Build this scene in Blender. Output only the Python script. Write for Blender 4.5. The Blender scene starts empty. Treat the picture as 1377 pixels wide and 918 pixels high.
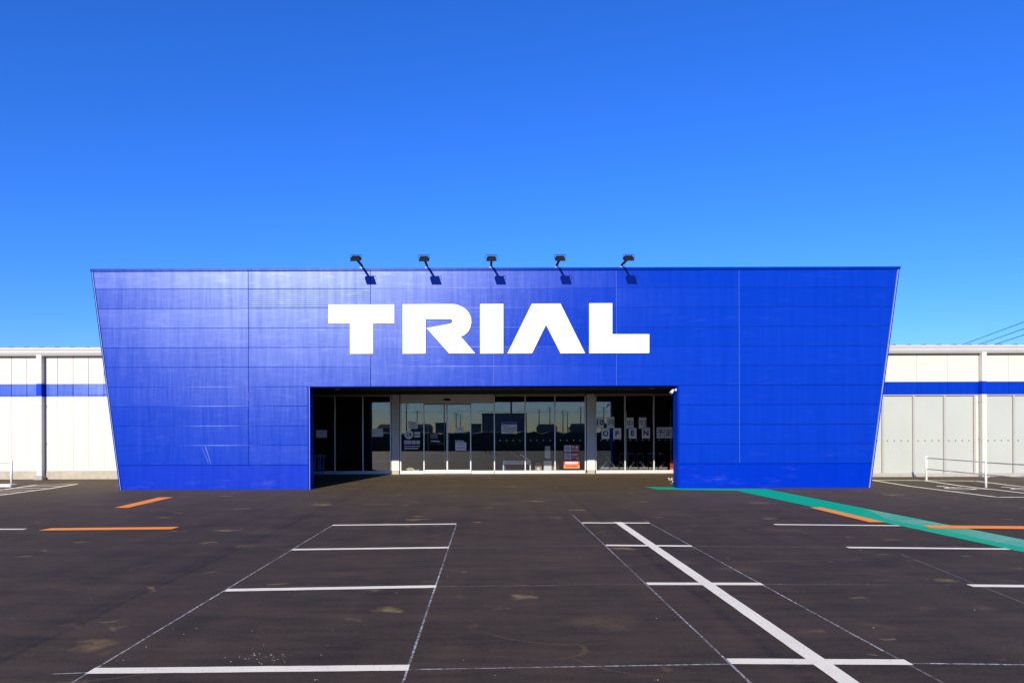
import bpy, bmesh, math, random
from mathutils import Vector, Matrix, noise as mnoise
random.seed(7)
R = math.radians
scene = bpy.context.scene
col = scene.collection

# ------------------------------------------------------------------ camera
F, CX, CY, ROLL, CAMZ = 918.0, 655.0, 579.5, 0.003, 1.7
cam_data = bpy.data.cameras.new('camera')
cam_data.sensor_width = 36.0
cam_data.lens = 24.0
cam_data.shift_x = (688.5 - CX) / 1377.0
cam_data.shift_y = (CY - 459.0) / 1377.0
cam_data.clip_start = 0.05
cam_data.clip_end = 5000
cam = bpy.data.objects.new('camera', cam_data)
col.objects.link(cam)
cam.matrix_world = Matrix.Translation((0, 0, CAMZ)) @ Matrix.Rotation(R(90), 4, 'X') @ Matrix.Rotation(-ROLL, 4, 'Z')
scene.camera = cam

# ------------------------------------------------------------------ light
SUN_TO = Vector((-0.30, -1.0, 0.45)).normalized()          # towards the sun
SUN_EL = math.asin(SUN_TO.z)
SUN_AZ = math.atan2(SUN_TO.x, SUN_TO.y)                     # from +Y, clockwise
world = bpy.data.worlds.new('World')
scene.world = world
world.use_nodes = True
wn, wl = world.node_tree.nodes, world.node_tree.links
wn.clear()
sky = wn.new('ShaderNodeTexSky')
sky.sky_type = 'NISHITA'
sky.sun_disc = False
sky.sun_elevation = SUN_EL
sky.sun_rotation = SUN_AZ
sky.air_density = 1.0
sky.dust_density = 0.0
sky.ozone_density = 3.0
sky.altitude = 0
# the photograph's strong colour grade, applied evenly to the whole sky: saturation about luminance, then a blue gain
lum = wn.new('ShaderNodeRGBToBW')
sat = wn.new('ShaderNodeMix'); sat.data_type = 'RGBA'; sat.clamp_factor = False
sat.inputs[0].default_value = 1.8
gain = wn.new('ShaderNodeVectorMath'); gain.operation = 'MULTIPLY'
gain.inputs[1].default_value = (0.70, 0.85, 1.55)
pos_ = wn.new('ShaderNodeVectorMath'); pos_.operation = 'MAXIMUM'; pos_.inputs[1].default_value = (0, 0, 0)
bg = wn.new('ShaderNodeBackground')
bg.inputs['Strength'].default_value = 0.078
wo = wn.new('ShaderNodeOutputWorld')
wl.new(sky.outputs[0], lum.inputs[0]); wl.new(lum.outputs[0], sat.inputs[6]); wl.new(sky.outputs[0], sat.inputs[7])
wl.new(sat.outputs[2], gain.inputs[0]); wl.new(gain.outputs[0], pos_.inputs[0])
wl.new(pos_.outputs[0], bg.inputs['Color'])
wl.new(bg.outputs[0], wo.inputs['Surface'])

sun_data = bpy.data.lights.new('sun', 'SUN')
sun_data.energy = 5.0
sun_data.angle = R(0.5)
sun_data.color = (1.0, 0.89, 0.72)
sun = bpy.data.objects.new('sun', sun_data)
col.objects.link(sun)
sun.rotation_euler = (-SUN_TO).to_track_quat('-Z', 'Y').to_euler()
sun.location = (-20, -40, 40)

scene.view_settings.view_transform = 'Standard'
scene.view_settings.look = 'None'
scene.view_settings.exposure = 0.4
scene.view_settings.gamma = 1.0

# ------------------------------------------------------------------ pixel helpers
YF, YW, YG = 20.14, 23.9, 25.6        # facade front, wing wall front, entrance glass line

def ray(px, py):
    dx, dy = px - CX, py - CY
    return (dx - ROLL * dy) / F, (dy + ROLL * dx) / F

def at(px, py, Y):
    a, b = ray(px, py)
    return Vector((a * Y, Y, CAMZ - b * Y))

def gz(Y):
    return 0.1 * min(1.0, max(0.0, (Y - 20.6) / 5.0))

def gp(px, py, dz=0.0):
    a, b = ray(px, py)
    Y = CAMZ / b
    for _ in range(20):
        Y = (CAMZ - gz(Y)) / b
    return Vector((a * Y, Y, gz(Y) + dz))

def X_at(px, Y, py=CY):
    return at(px, py, Y).x

def Z_at(px, py, Y):
    return at(px, py, Y).z

# ------------------------------------------------------------------ mesh helpers
class MB:
    def __init__(s):
        s.v, s.f, s.sm = [], [], []
    def add(s, vs, fs, smooth=False):
        o = len(s.v)
        s.v += [tuple(p) for p in vs]
        s.f += [tuple(i + o for i in f) for f in fs]
        s.sm += [smooth] * len(fs)
        return s
    def box(s, x0, x1, y0, y1, z0, z1):
        vs = [(x, y, z) for z in (z0, z1) for y in (y0, y1) for x in (x0, x1)]
        return s.add(vs, [(0, 2, 3, 1), (4, 5, 7, 6), (0, 1, 5, 4), (1, 3, 7, 5), (3, 2, 6, 7), (2, 0, 4, 6)])
    def obox(s, c, sx, sy, sz, M):
        c = Vector(c)
        vs = [c + M @ Vector((x * sx / 2, y * sy / 2, z * sz / 2)) for z in (-1, 1) for y in (-1, 1) for x in (-1, 1)]
        return s.add(vs, [(0, 2, 3, 1), (4, 5, 7, 6), (0, 1, 5, 4), (1, 3, 7, 5), (3, 2, 6, 7), (2, 0, 4, 6)])
    def bbox(s, x0, x1, y0, y1, z0, z1, b=0.01):
        # box with chamfered edges
        bm = bmesh.new()
        bmesh.ops.create_cube(bm, size=1.0)
        for v in bm.verts:
            v.co = Vector((x0 + (v.co.x + .5) * (x1 - x0), y0 + (v.co.y + .5) * (y1 - y0), z0 + (v.co.z + .5) * (z1 - z0)))
        bmesh.ops.bevel(bm, geom=list(bm.edges), offset=b, segments=1, affect='EDGES')
        bm.verts.index_update()
        s.add([v.co[:] for v in bm.verts], [tuple(v.index for v in f.verts) for f in bm.faces])
        bm.free()
        return s
    def tube(s, pts, r, n=10, cap=True):
        pts = [Vector(p) for p in pts]
        rs = r if isinstance(r, (list, tuple)) else [r] * len(pts)
        rings = []
        for i, p in enumerate(pts):
            t = (pts[min(i + 1, len(pts) - 1)] - pts[max(i - 1, 0)]).normalized()
            a = t.orthogonal().normalized() if i == 0 else (rings[-1][1] - t * rings[-1][1].dot(t)).normalized()
            b = t.cross(a)
            rings.append(([p + (a * math.cos(2 * math.pi * k / n) + b * math.sin(2 * math.pi * k / n)) * rs[i] for k in range(n)], a))
        vs = [v for rg, _ in rings for v in rg]
        fs = []
        for i in range(len(pts) - 1):
            for k in range(n):
                fs.append((i * n + k, i * n + (k + 1) % n, (i + 1) * n + (k + 1) % n, (i + 1) * n + k))
        s.add(vs, fs, True)
        if cap:
            o = len(s.v) - len(vs)
            s.f += [tuple(o + k for k in reversed(range(n))), tuple(o + (len(pts) - 1) * n + k for k in range(n))]
            s.sm += [False, False]
        return s
    def prism(s, poly, y0, y1):
        # polygon in (x, z), counter-clockwise seen from -Y; from y0 (front) to y1
        n = len(poly)
        vs = [(x, y0, z) for x, z in poly] + [(x, y1, z) for x, z in poly]
        fs = [tuple(range(n)), tuple(reversed(range(n, 2 * n)))]
        fs += [(i, i + n, (i + 1) % n + n, (i + 1) % n) for i in range(n)]
        return s.add(vs, fs)
    def flat(s, pts):
        return s.add(pts, [tuple(range(len(pts)))])
    def build(s, name, mat, parent=None):
        me = bpy.data.meshes.new(name)
        me.from_pydata(s.v, [], s.f)
        me.polygons.foreach_set('use_smooth', s.sm)
        me.materials.append(mat)
        me.update()
        return link(name, me, parent)

def link(name, me, parent=None):
    o = bpy.data.objects.new(name, me)
    col.objects.link(o)
    if parent is not None:
        o.parent = parent
        if parent.parent is None:
            o.matrix_parent_inverse = parent.matrix_basis.inverted()
        else:
            o.matrix_parent_inverse = (parent.parent.matrix_basis @ parent.parent.matrix_parent_inverse).inverted() if False else Matrix.Identity(4)
    return o

def thing(name, label, cat, group=None, loc=(0, 0, 0)):
    o = bpy.data.objects.new(name, None)
    o.empty_display_size = 0.2
    col.objects.link(o)
    o.location = loc
    tag(o, label, cat, group)
    return o

def tag(o, label=None, cat=None, group=None, kind=None):
    if label: o['label'] = label
    if cat: o['category'] = cat
    if group: o['group'] = group
    if kind: o['kind'] = kind
    return o

def inset(poly, d):
    # inset of a convex counter-clockwise polygon
    n = len(poly); out = []
    for i in range(n):
        p0, p1, p2 = Vector(poly[i - 1]), Vector(poly[i]), Vector(poly[(i + 1) % n])
        e1, e2 = (p1 - p0).normalized(), (p2 - p1).normalized()
        n1, n2 = Vector((-e1.y, e1.x)), Vector((-e2.y, e2.x))
        k = d / max(0.2, 1 + n1.dot(n2))
        out.append(tuple(p1 + (n1 + n2) * k))
    return out

def panel_mesh(poly, y_front, depth, ch):
    # flat cladding panel with chamfered front edges
    a = inset(poly, ch); n = len(poly)
    m = MB()
    vs = [(x, y_front, z) for x, z in a] + [(x, y_front + ch, z) for x, z in poly] + [(x, y_front + depth, z) for x, z in poly]
    fs = [tuple(range(n))]
    for k in (0, n):
        fs += [(k + i, k + i + n, k + (i + 1) % n + n, k + (i + 1) % n) for i in range(n)]
    fs += [tuple(reversed(range(2 * n, 3 * n)))]
    return m.add(vs, fs)

def text_mesh(body, height, bold=0.0, depth=0.0):
    cu = bpy.data.curves.new('text', 'FONT')
    cu.body = body
    cu.size = 1.0
    cu.align_x = 'CENTER'; cu.align_y = 'CENTER'
    cu.offset = bold
    cu.extrude = depth
    o = bpy.data.objects.new('text', cu)
    col.objects.link(o)
    dg = bpy.context.evaluated_depsgraph_get()
    me = bpy.data.meshes.new_from_object(o.evaluated_get(dg))
    bpy.data.objects.remove(o)
    xs = [v.co.x for v in me.vertices] or [0]; ys = [v.co.y for v in me.vertices] or [0]
    cx, cy, h = (min(xs) + max(xs)) / 2, (min(ys) + max(ys)) / 2, max(1e-6, max(ys) - min(ys))
    k = height / h
    for v in me.vertices:
        v.co = Vector(((v.co.x - cx) * k, -v.co.z * k, (v.co.y - cy) * k))
    me.update()
    return me

def text_at(name, body, height, loc, mat, parent=None, bold=0.0, depth=0.003, sx=1.0):
    me = text_mesh(body, height, bold, depth)
    for v in me.vertices:
        v.co = Vector((v.co.x * sx + loc[0], v.co.y + loc[1], v.co.z + loc[2]))
    me.materials.clear(); me.materials.append(mat)
    me.update()
    return link(name, me, parent)

# ------------------------------------------------------------------ materials
def new_mat(name):
    m = bpy.data.materials.new(name); m.use_nodes = True
    nt = m.node_tree; nt.nodes.clear()
    out = nt.nodes.new('ShaderNodeOutputMaterial')
    return m, nt, out

def N(nt, t, **kw):
    n = nt.nodes.new(t)
    for k, v in kw.items():
        if k in n.inputs: n.inputs[k].default_value = v
        else: setattr(n, k, v)
    return n

def ramp(nt, src, p0, p1, c0=(0, 0, 0, 1), c1=(1, 1, 1, 1)):
    r = nt.nodes.new('ShaderNodeValToRGB')
    r.color_ramp.elements[0].position = p0; r.color_ramp.elements[0].color = c0
    r.color_ramp.elements[1].position = p1; r.color_ramp.elements[1].color = c1
    nt.links.new(src, r.inputs[0])
    return r.outputs[0]

def noise_tex(nt, vec, scale, detail=4, rough=0.55, stretch=None):
    if stretch:
        mp = nt.nodes.new('ShaderNodeMapping'); mp.inputs['Scale'].default_value = stretch
        nt.links.new(vec, mp.inputs['Vector']); vec = mp.outputs[0]
    n = nt.nodes.new('ShaderNodeTexNoise')
    n.inputs['Scale'].default_value = scale; n.inputs['Detail'].default_value = detail; n.inputs['Roughness'].default_value = rough
    nt.links.new(vec, n.inputs['Vector'])
    return n.outputs[0]

def mixc(nt, fac, a, b, mode='MIX'):
    m = nt.nodes.new('ShaderNodeMix'); m.data_type = 'RGBA'; m.blend_type = mode
    for sock, v in ((m.inputs[0], fac), (m.inputs[6], a), (m.inputs[7], b)):
        if hasattr(v, 'node'): nt.links.new(v, sock)
        elif isinstance(v, (int, float)): sock.default_value = v
        else: sock.default_value = (*v, 1) if len(v) == 3 else v
    return m.outputs[2]

def mth(nt, op, a, b=None, c=None, clamp=False):
    m = nt.nodes.new('ShaderNodeMath'); m.operation = op; m.use_clamp = clamp
    for i, v in enumerate((a, b, c)):
        if v is None: continue
        if hasattr(v, 'node'): nt.links.new(v, m.inputs[i])
        else: m.inputs[i].default_value = v
    return m.outputs[0]

def simple(name, colr, rough=0.5, var=0.12, scale=6.0, metal=0.0, spec=0.5, bump=0.0):
    m, nt, out = new_mat(name)
    g = nt.nodes.new('ShaderNodeNewGeometry')
    b = N(nt, 'ShaderNodeBsdfPrincipled', Roughness=rough, Metallic=metal)
    b.inputs['Specular IOR Level'].default_value = spec
    n = noise_tex(nt, g.outputs['Position'], scale, 5)
    lo = tuple(max(0, c * (1 - var)) for c in colr); hi = tuple(min(1, c * (1 + var)) for c in colr)
    nt.links.new(mixc(nt, ramp(nt, n, 0.3, 0.7), lo, hi), b.inputs['Base Color'])
    if bump:
        bp = N(nt, 'ShaderNodeBump', Strength=bump, Distance=0.01)
        nt.links.new(noise_tex(nt, g.outputs['Position'], scale * 8, 3), bp.inputs['Height'])
        nt.links.new(bp.outputs[0], b.inputs['Normal'])
    nt.links.new(b.outputs[0], out.inputs['Surface'])
    return m

def blue_paint(name, base, spec=0.036, rough=0.355, ribs=False, blotch=False):
    m, nt, out = new_mat(name)
    g = nt.nodes.new('ShaderNodeNewGeometry'); pos = g.outputs['Position']
    oi = nt.nodes.new('ShaderNodeObjectInfo'); rnd = oi.outputs['Random']
    streak = noise_tex(nt, pos, 1.0, 4, 0.6, (5.5, 1.0, 0.35))
    fine = noise_tex(nt, pos, 1.0, 3, 0.6, (22.0, 1.0, 1.2))
    cloud = noise_tex(nt, pos, 1.1, 5, 0.6, (0.5, 1.0, 2.2))
    wipe = noise_tex(nt, pos, 1.0, 5, 0.7, (1.6, 1.0, 9.0))
    val = mth(nt, 'MULTIPLY_ADD', mth(nt, 'SUBTRACT', streak, 0.5), 0.22, 1.0)
    val = mth(nt, 'ADD', val, mth(nt, 'MULTIPLY', mth(nt, 'SUBTRACT', rnd, 0.5), 0.05))
    cc = nt.nodes.new('ShaderNodeVectorMath'); cc.operation = 'SCALE'
    cc.inputs[0].default_value = base
    nt.links.new(val, cc.inputs['Scale'])
    dust = ramp(nt, mth(nt, 'MULTIPLY', cloud, wipe), 0.30, 0.46)
    dustf = mth(nt, 'MULTIPLY', dust, 0.055 if blotch else 0.018)
    cdust = mixc(nt, dustf, cc.outputs[0], (0.32, 0.42, 0.72))
    dif = N(nt, 'ShaderNodeBsdfDiffuse')
    nt.links.new(cdust, dif.inputs['Color'])
    glo = N(nt, 'ShaderNodeBsdfGlossy', distribution='BECKMANN')
    glo.inputs['Color'].default_value = (0.76, 0.95, 1, 1)
    rr = mth(nt, 'MULTIPLY_ADD', fine, 0.06, rough - 0.03)
    rr = mth(nt, 'ADD', rr, mth(nt, 'MULTIPLY', mth(nt, 'SUBTRACT', rnd, 0.5), 0.03))
    nt.links.new(rr, glo.inputs['Roughness'])
    sp = mth(nt, 'MULTIPLY_ADD', streak, spec * 0.9, spec * 0.35)
    sp = mth(nt, 'MULTIPLY_ADD', fine, spec * 0.3, sp)
    sp = mth(nt, 'MULTIPLY_ADD', mth(nt, 'SUBTRACT', rnd, 0.5), spec * 0.22, sp)
    sp = mth(nt, 'MULTIPLY_ADD', ramp(nt, wipe, 0.52, 0.72), spec * 0.35, sp)
    bp = N(nt, 'ShaderNodeBump', Strength=0.25, Distance=0.004)
    h = noise_tex(nt, pos, 1.3, 2, 0.5, (1, 1, 1.6))
    if ribs:
        sx = nt.nodes.new('ShaderNodeSeparateXYZ'); nt.links.new(pos, sx.inputs[0])
        h2 = mth(nt, 'SINE', mth(nt, 'MULTIPLY', sx.outputs['Z'], 2 * math.pi / 0.064))
        h = mth(nt, 'MULTIPLY_ADD', h2, 0.4, h)
    nt.links.new(h, bp.inputs['Height'])
    nt.links.new(bp.outputs[0], glo.inputs['Normal'])
    mx = nt.nodes.new('ShaderNodeMixShader')
    nt.links.new(sp, mx.inputs[0]); nt.links.new(dif.outputs[0], mx.inputs[1]); nt.links.new(glo.outputs[0], mx.inputs[2])
    nt.links.new(mx.outputs[0], out.inputs['Surface'])
    return m

def glass_mat(name, tint=(0.90, 0.92, 0.92), ior=1.52, boost=2.0):
    m, nt, out = new_mat(name)
    fr = N(nt, 'ShaderNodeFresnel', IOR=ior)
    tr = N(nt, 'ShaderNodeBsdfTransparent'); tr.inputs['Color'].default_value = (*tint, 1)
    gl = N(nt, 'ShaderNodeBsdfGlossy', Roughness=0.0); gl.inputs['Color'].default_value = (0.95, 0.97, 1, 1)
    mx = nt.nodes.new('ShaderNodeMixShader')
    nt.links.new(mth(nt, 'MULTIPLY', fr.outputs[0], boost, clamp=True), mx.inputs[0])
    nt.links.new(tr.outputs[0], mx.inputs[1]); nt.links.new(gl.outputs[0], mx.inputs[2])
    nt.links.new(mx.outputs[0], out.inputs['Surface'])
    return m

def asphalt_mat():
    m, nt, out = new_mat('asphalt')
    g = nt.nodes.new('ShaderNodeNewGeometry'); pos = g.outputs['Position']
    sx = nt.nodes.new('ShaderNodeSeparateXYZ'); nt.links.new(pos, sx.inputs[0])
    px_, py_ = sx.outputs['X'], sx.outputs['Y']
    big = noise_tex(nt, pos, 0.18, 4, 0.5)
    mid = noise_tex(nt, pos, 1.0, 5, 0.62, (0.55, 1.5, 1))
    swipe = noise_tex(nt, pos, 1.0, 5, 0.65, (0.7, 5.0, 1))
    lane = noise_tex(nt, pos, 1.0, 3, 0.5, (2.6, 0.10, 1))
    agg = noise_tex(nt, pos, 170.0, 2, 0.7)
    agg2 = noise_tex(nt, pos, 60.0, 3, 0.7)
    v = mth(nt, 'MULTIPLY_ADD', mth(nt, 'SUBTRACT', big, 0.5), 0.5, 1.0)
    gr = noise_tex(nt, pos, 22.0, 4, 0.75)
    sw2 = noise_tex(nt, pos, 1.0, 4, 0.6, (2.0, 9.0, 1))
    for src, lo, hi, amp in ((mid, 0.36, 0.64, 0.36), (swipe, 0.38, 0.62, 0.30), (lane, 0.35, 0.65, 0.22), (agg, 0.3, 0.7, 0.7), (agg2, 0.3, 0.7, 0.6), (gr, 0.3, 0.7, 0.5), (sw2, 0.38, 0.64, 0.26)):
        v = mth(nt, 'MULTIPLY_ADD', mth(nt, 'SUBTRACT', ramp(nt, src, lo, hi), 0.5), amp, v)
    v = mth(nt, 'MAXIMUM', v, 0.25)
    # paving seams along the depth of the lot
    wob = mth(nt, 'MULTIPLY', mth(nt, 'SUBTRACT', noise_tex(nt, pos, 1.2, 3), 0.5), 0.10)
    xw = mth(nt, 'ADD', px_, wob)
    for x0, w, k in ((-3.62, 0.05, 0.40), (-3.75, 0.30, 0.14), (2.17, 0.09, 0.30), (7.9, 0.05, 0.3), (-9.4, 0.05, 0.3)):
        d = mth(nt, 'ABSOLUTE', mth(nt, 'SUBTRACT', xw, x0))
        s = mth(nt, 'SUBTRACT', 1.0, mth(nt, 'DIVIDE', d, w), clamp=True)
        v = mth(nt, 'MULTIPLY_ADD', s, -k, v)
    base = nt.nodes.new('ShaderNodeVectorMath'); base.operation = 'SCALE'
    base.inputs[0].default_value = (0.052, 0.0335, 0.0160)
    nt.links.new(v, base.inputs['Scale'])
    # paler brown, streaky ground towards the store
    near = mth(nt, 'MULTIPLY', mth(nt, 'SUBTRACT', py_, 13.5), 0.14, clamp=True)
    dn = noise_tex(nt, pos, 1.0, 5, 0.65, (0.6, 2.2, 1))
    f1 = mth(nt, 'MULTIPLY', near, mth(nt, 'MULTIPLY_ADD', dn, 0.55, 0.02))
    c = mixc(nt, f1, base.outputs[0], (0.165, 0.125, 0.075))
    # tan mud stains with shapes of their own
    dv = nt.nodes.new('ShaderNodeVectorMath'); dv.operation = 'ADD'
    nz = nt.nodes.new('ShaderNodeTexNoise'); nz.inputs['Scale'].default_value = 3.0
    nt.links.new(pos, nz.inputs['Vector'])
    sc_ = nt.nodes.new('ShaderNodeVectorMath'); sc_.operation = 'SCALE'; sc_.inputs['Scale'].default_value = 0.5
    nt.links.new(nz.outputs['Color'], sc_.inputs[0])
    nt.links.new(pos, dv.inputs[0]); nt.links.new(sc_.outputs[0], dv.inputs[1])
    for scale, th, rad, amt, seedx in ((0.8, 0.30, 0.22, 0.95, 0.0), (1.5, 0.35, 0.20, 0.9, 7.3), (0.42, 0.40, 0.20, 0.6, 3.1), (2.6, 0.45, 0.2, 0.8, 11.7)):
        mp = nt.nodes.new('ShaderNodeMapping'); mp.inputs['Scale'].default_value = (scale * 0.75, scale * 1.15, 0.0)
        mp.inputs['Location'].default_value = (seedx, seedx * 0.7, 0)
        nt.links.new(dv.outputs[0], mp.inputs['Vector'])
        vo = nt.nodes.new('ShaderNodeTexVoronoi'); vo.inputs['Scale'].default_value = 1.0
        nt.links.new(mp.outputs[0], vo.inputs['Vector'])
        sp = nt.nodes.new('ShaderNodeSeparateColor'); nt.links.new(vo.outputs['Color'], sp.inputs[0])
        sel = mth(nt, 'GREATER_THAN', sp.outputs[0], th)
        rr = mth(nt, 'MULTIPLY_ADD', sp.outputs[1], rad, 0.06)
        blob = ramp(nt, mth(nt, 'DIVIDE', vo.outputs['Distance'], rr), 0.35, 1.0, (1, 1, 1, 1), (0, 0, 0, 1))
        tex = ramp(nt, noise_tex(nt, pos, 11.0, 4, 0.75), 0.30, 0.56)
        ff = mth(nt, 'MULTIPLY', mth(nt, 'MULTIPLY', blob, sel), mth(nt, 'MULTIPLY', tex, amt))
        ff = mth(nt, 'MULTIPLY', ff, mth(nt, 'MULTIPLY_ADD', sp.outputs[2], 0.8, 0.2))
        c = mixc(nt, ff, c, (0.27, 0.175, 0.06))
    # scuffs and fine pale specks
    scf = ramp(nt, noise_tex(nt, pos, 1.0, 4, 0.7, (1.2, 14.0, 1)), 0.63, 0.74)
    c = mixc(nt, mth(nt, 'MULTIPLY', mth(nt, 'MULTIPLY', scf, ramp(nt, big, 0.40, 0.6)), 0.30), c, (0.25, 0.22, 0.19))
    spk = ramp(nt, noise_tex(nt, pos, 45.0, 2, 0.5), 0.755, 0.79)
    c = mixc(nt, mth(nt, 'MULTIPLY', spk, 0.6), c, (0.4, 0.36, 0.3))
    b = N(nt, 'ShaderNodeBsdfPrincipled', Roughness=0.82)
    b.inputs['Specular IOR Level'].default_value = 0.3
    nt.links.new(c, b.inputs['Base Color'])
    bp = N(nt, 'ShaderNodeBump', Strength=0.55, Distance=0.006)
    nt.links.new(mth(nt, 'ADD', agg, mth(nt, 'MULTIPLY', agg2, 0.6)), bp.inputs['Height'])
    nt.links.new(bp.outputs[0], b.inputs['Normal'])
    nt.links.new(b.outputs[0], out.inputs['Surface'])
    return m

def road_paint(name, colr, wear=0.35, dirt=(0.2, 0.17, 0.14), thr=0.6):
    m, nt, out = new_mat(name)
    g = nt.nodes.new('ShaderNodeNewGeometry'); pos = g.outputs['Position']
    n1 = noise_tex(nt, pos, 3.0, 5, 0.65); n2 = noise_tex(nt, pos, 55.0, 3, 0.7)
    f = mth(nt, 'MULTIPLY', ramp(nt, n1, 0.4, 0.75), wear)
    c = mixc(nt, f, colr, dirt)
    c = mixc(nt, mth(nt, 'MULTIPLY', ramp(nt, n2, thr, thr + 0.1), 0.6), c, (0.07, 0.06, 0.06))
    b = N(nt, 'ShaderNodeBsdfPrincipled', Roughness=0.6)
    b.inputs['Specular IOR Level'].default_value = 0.12
    nt.links.new(c, b.inputs['Base Color'])
    bp = N(nt, 'ShaderNodeBump', Strength=0.35, Distance=0.003)
    nt.links.new(n2, bp.inputs['Height']); nt.links.new(bp.outputs[0], b.inputs['Normal'])
    nt.links.new(b.outputs[0], out.inputs['Surface'])
    return m

def faint(name, colr, amount, scale=20.0, lo=0.35, hi=0.65):
    # thin rubbed layer (chalk, dust) that lets the surface below show through
    m, nt, out = new_mat(name)
    g = nt.nodes.new('ShaderNodeNewGeometry'); pos = g.outputs['Position']
    n = ramp(nt, noise_tex(nt, pos, scale, 4, 0.7), lo, hi)
    n2 = ramp(nt, noise_tex(nt, pos, 0.9, 3, 0.6), 0.3, 0.62)
    d = N(nt, 'ShaderNodeBsdfDiffuse'); d.inputs['Color'].default_value = (*colr, 1)
    t = N(nt, 'ShaderNodeBsdfTransparent')
    mx = nt.nodes.new('ShaderNodeMixShader')
    nt.links.new(mth(nt, 'MULTIPLY', mth(nt, 'MULTIPLY', n, mth(nt, 'MULTIPLY_ADD', n2, 0.75, 0.25)), amount), mx.inputs[0])
    nt.links.new(t.outputs[0], mx.inputs[1]); nt.links.new(d.outputs[0], mx.inputs[2])
    nt.links.new(mx.outputs[0], out.inputs['Surface'])
    return m

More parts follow.
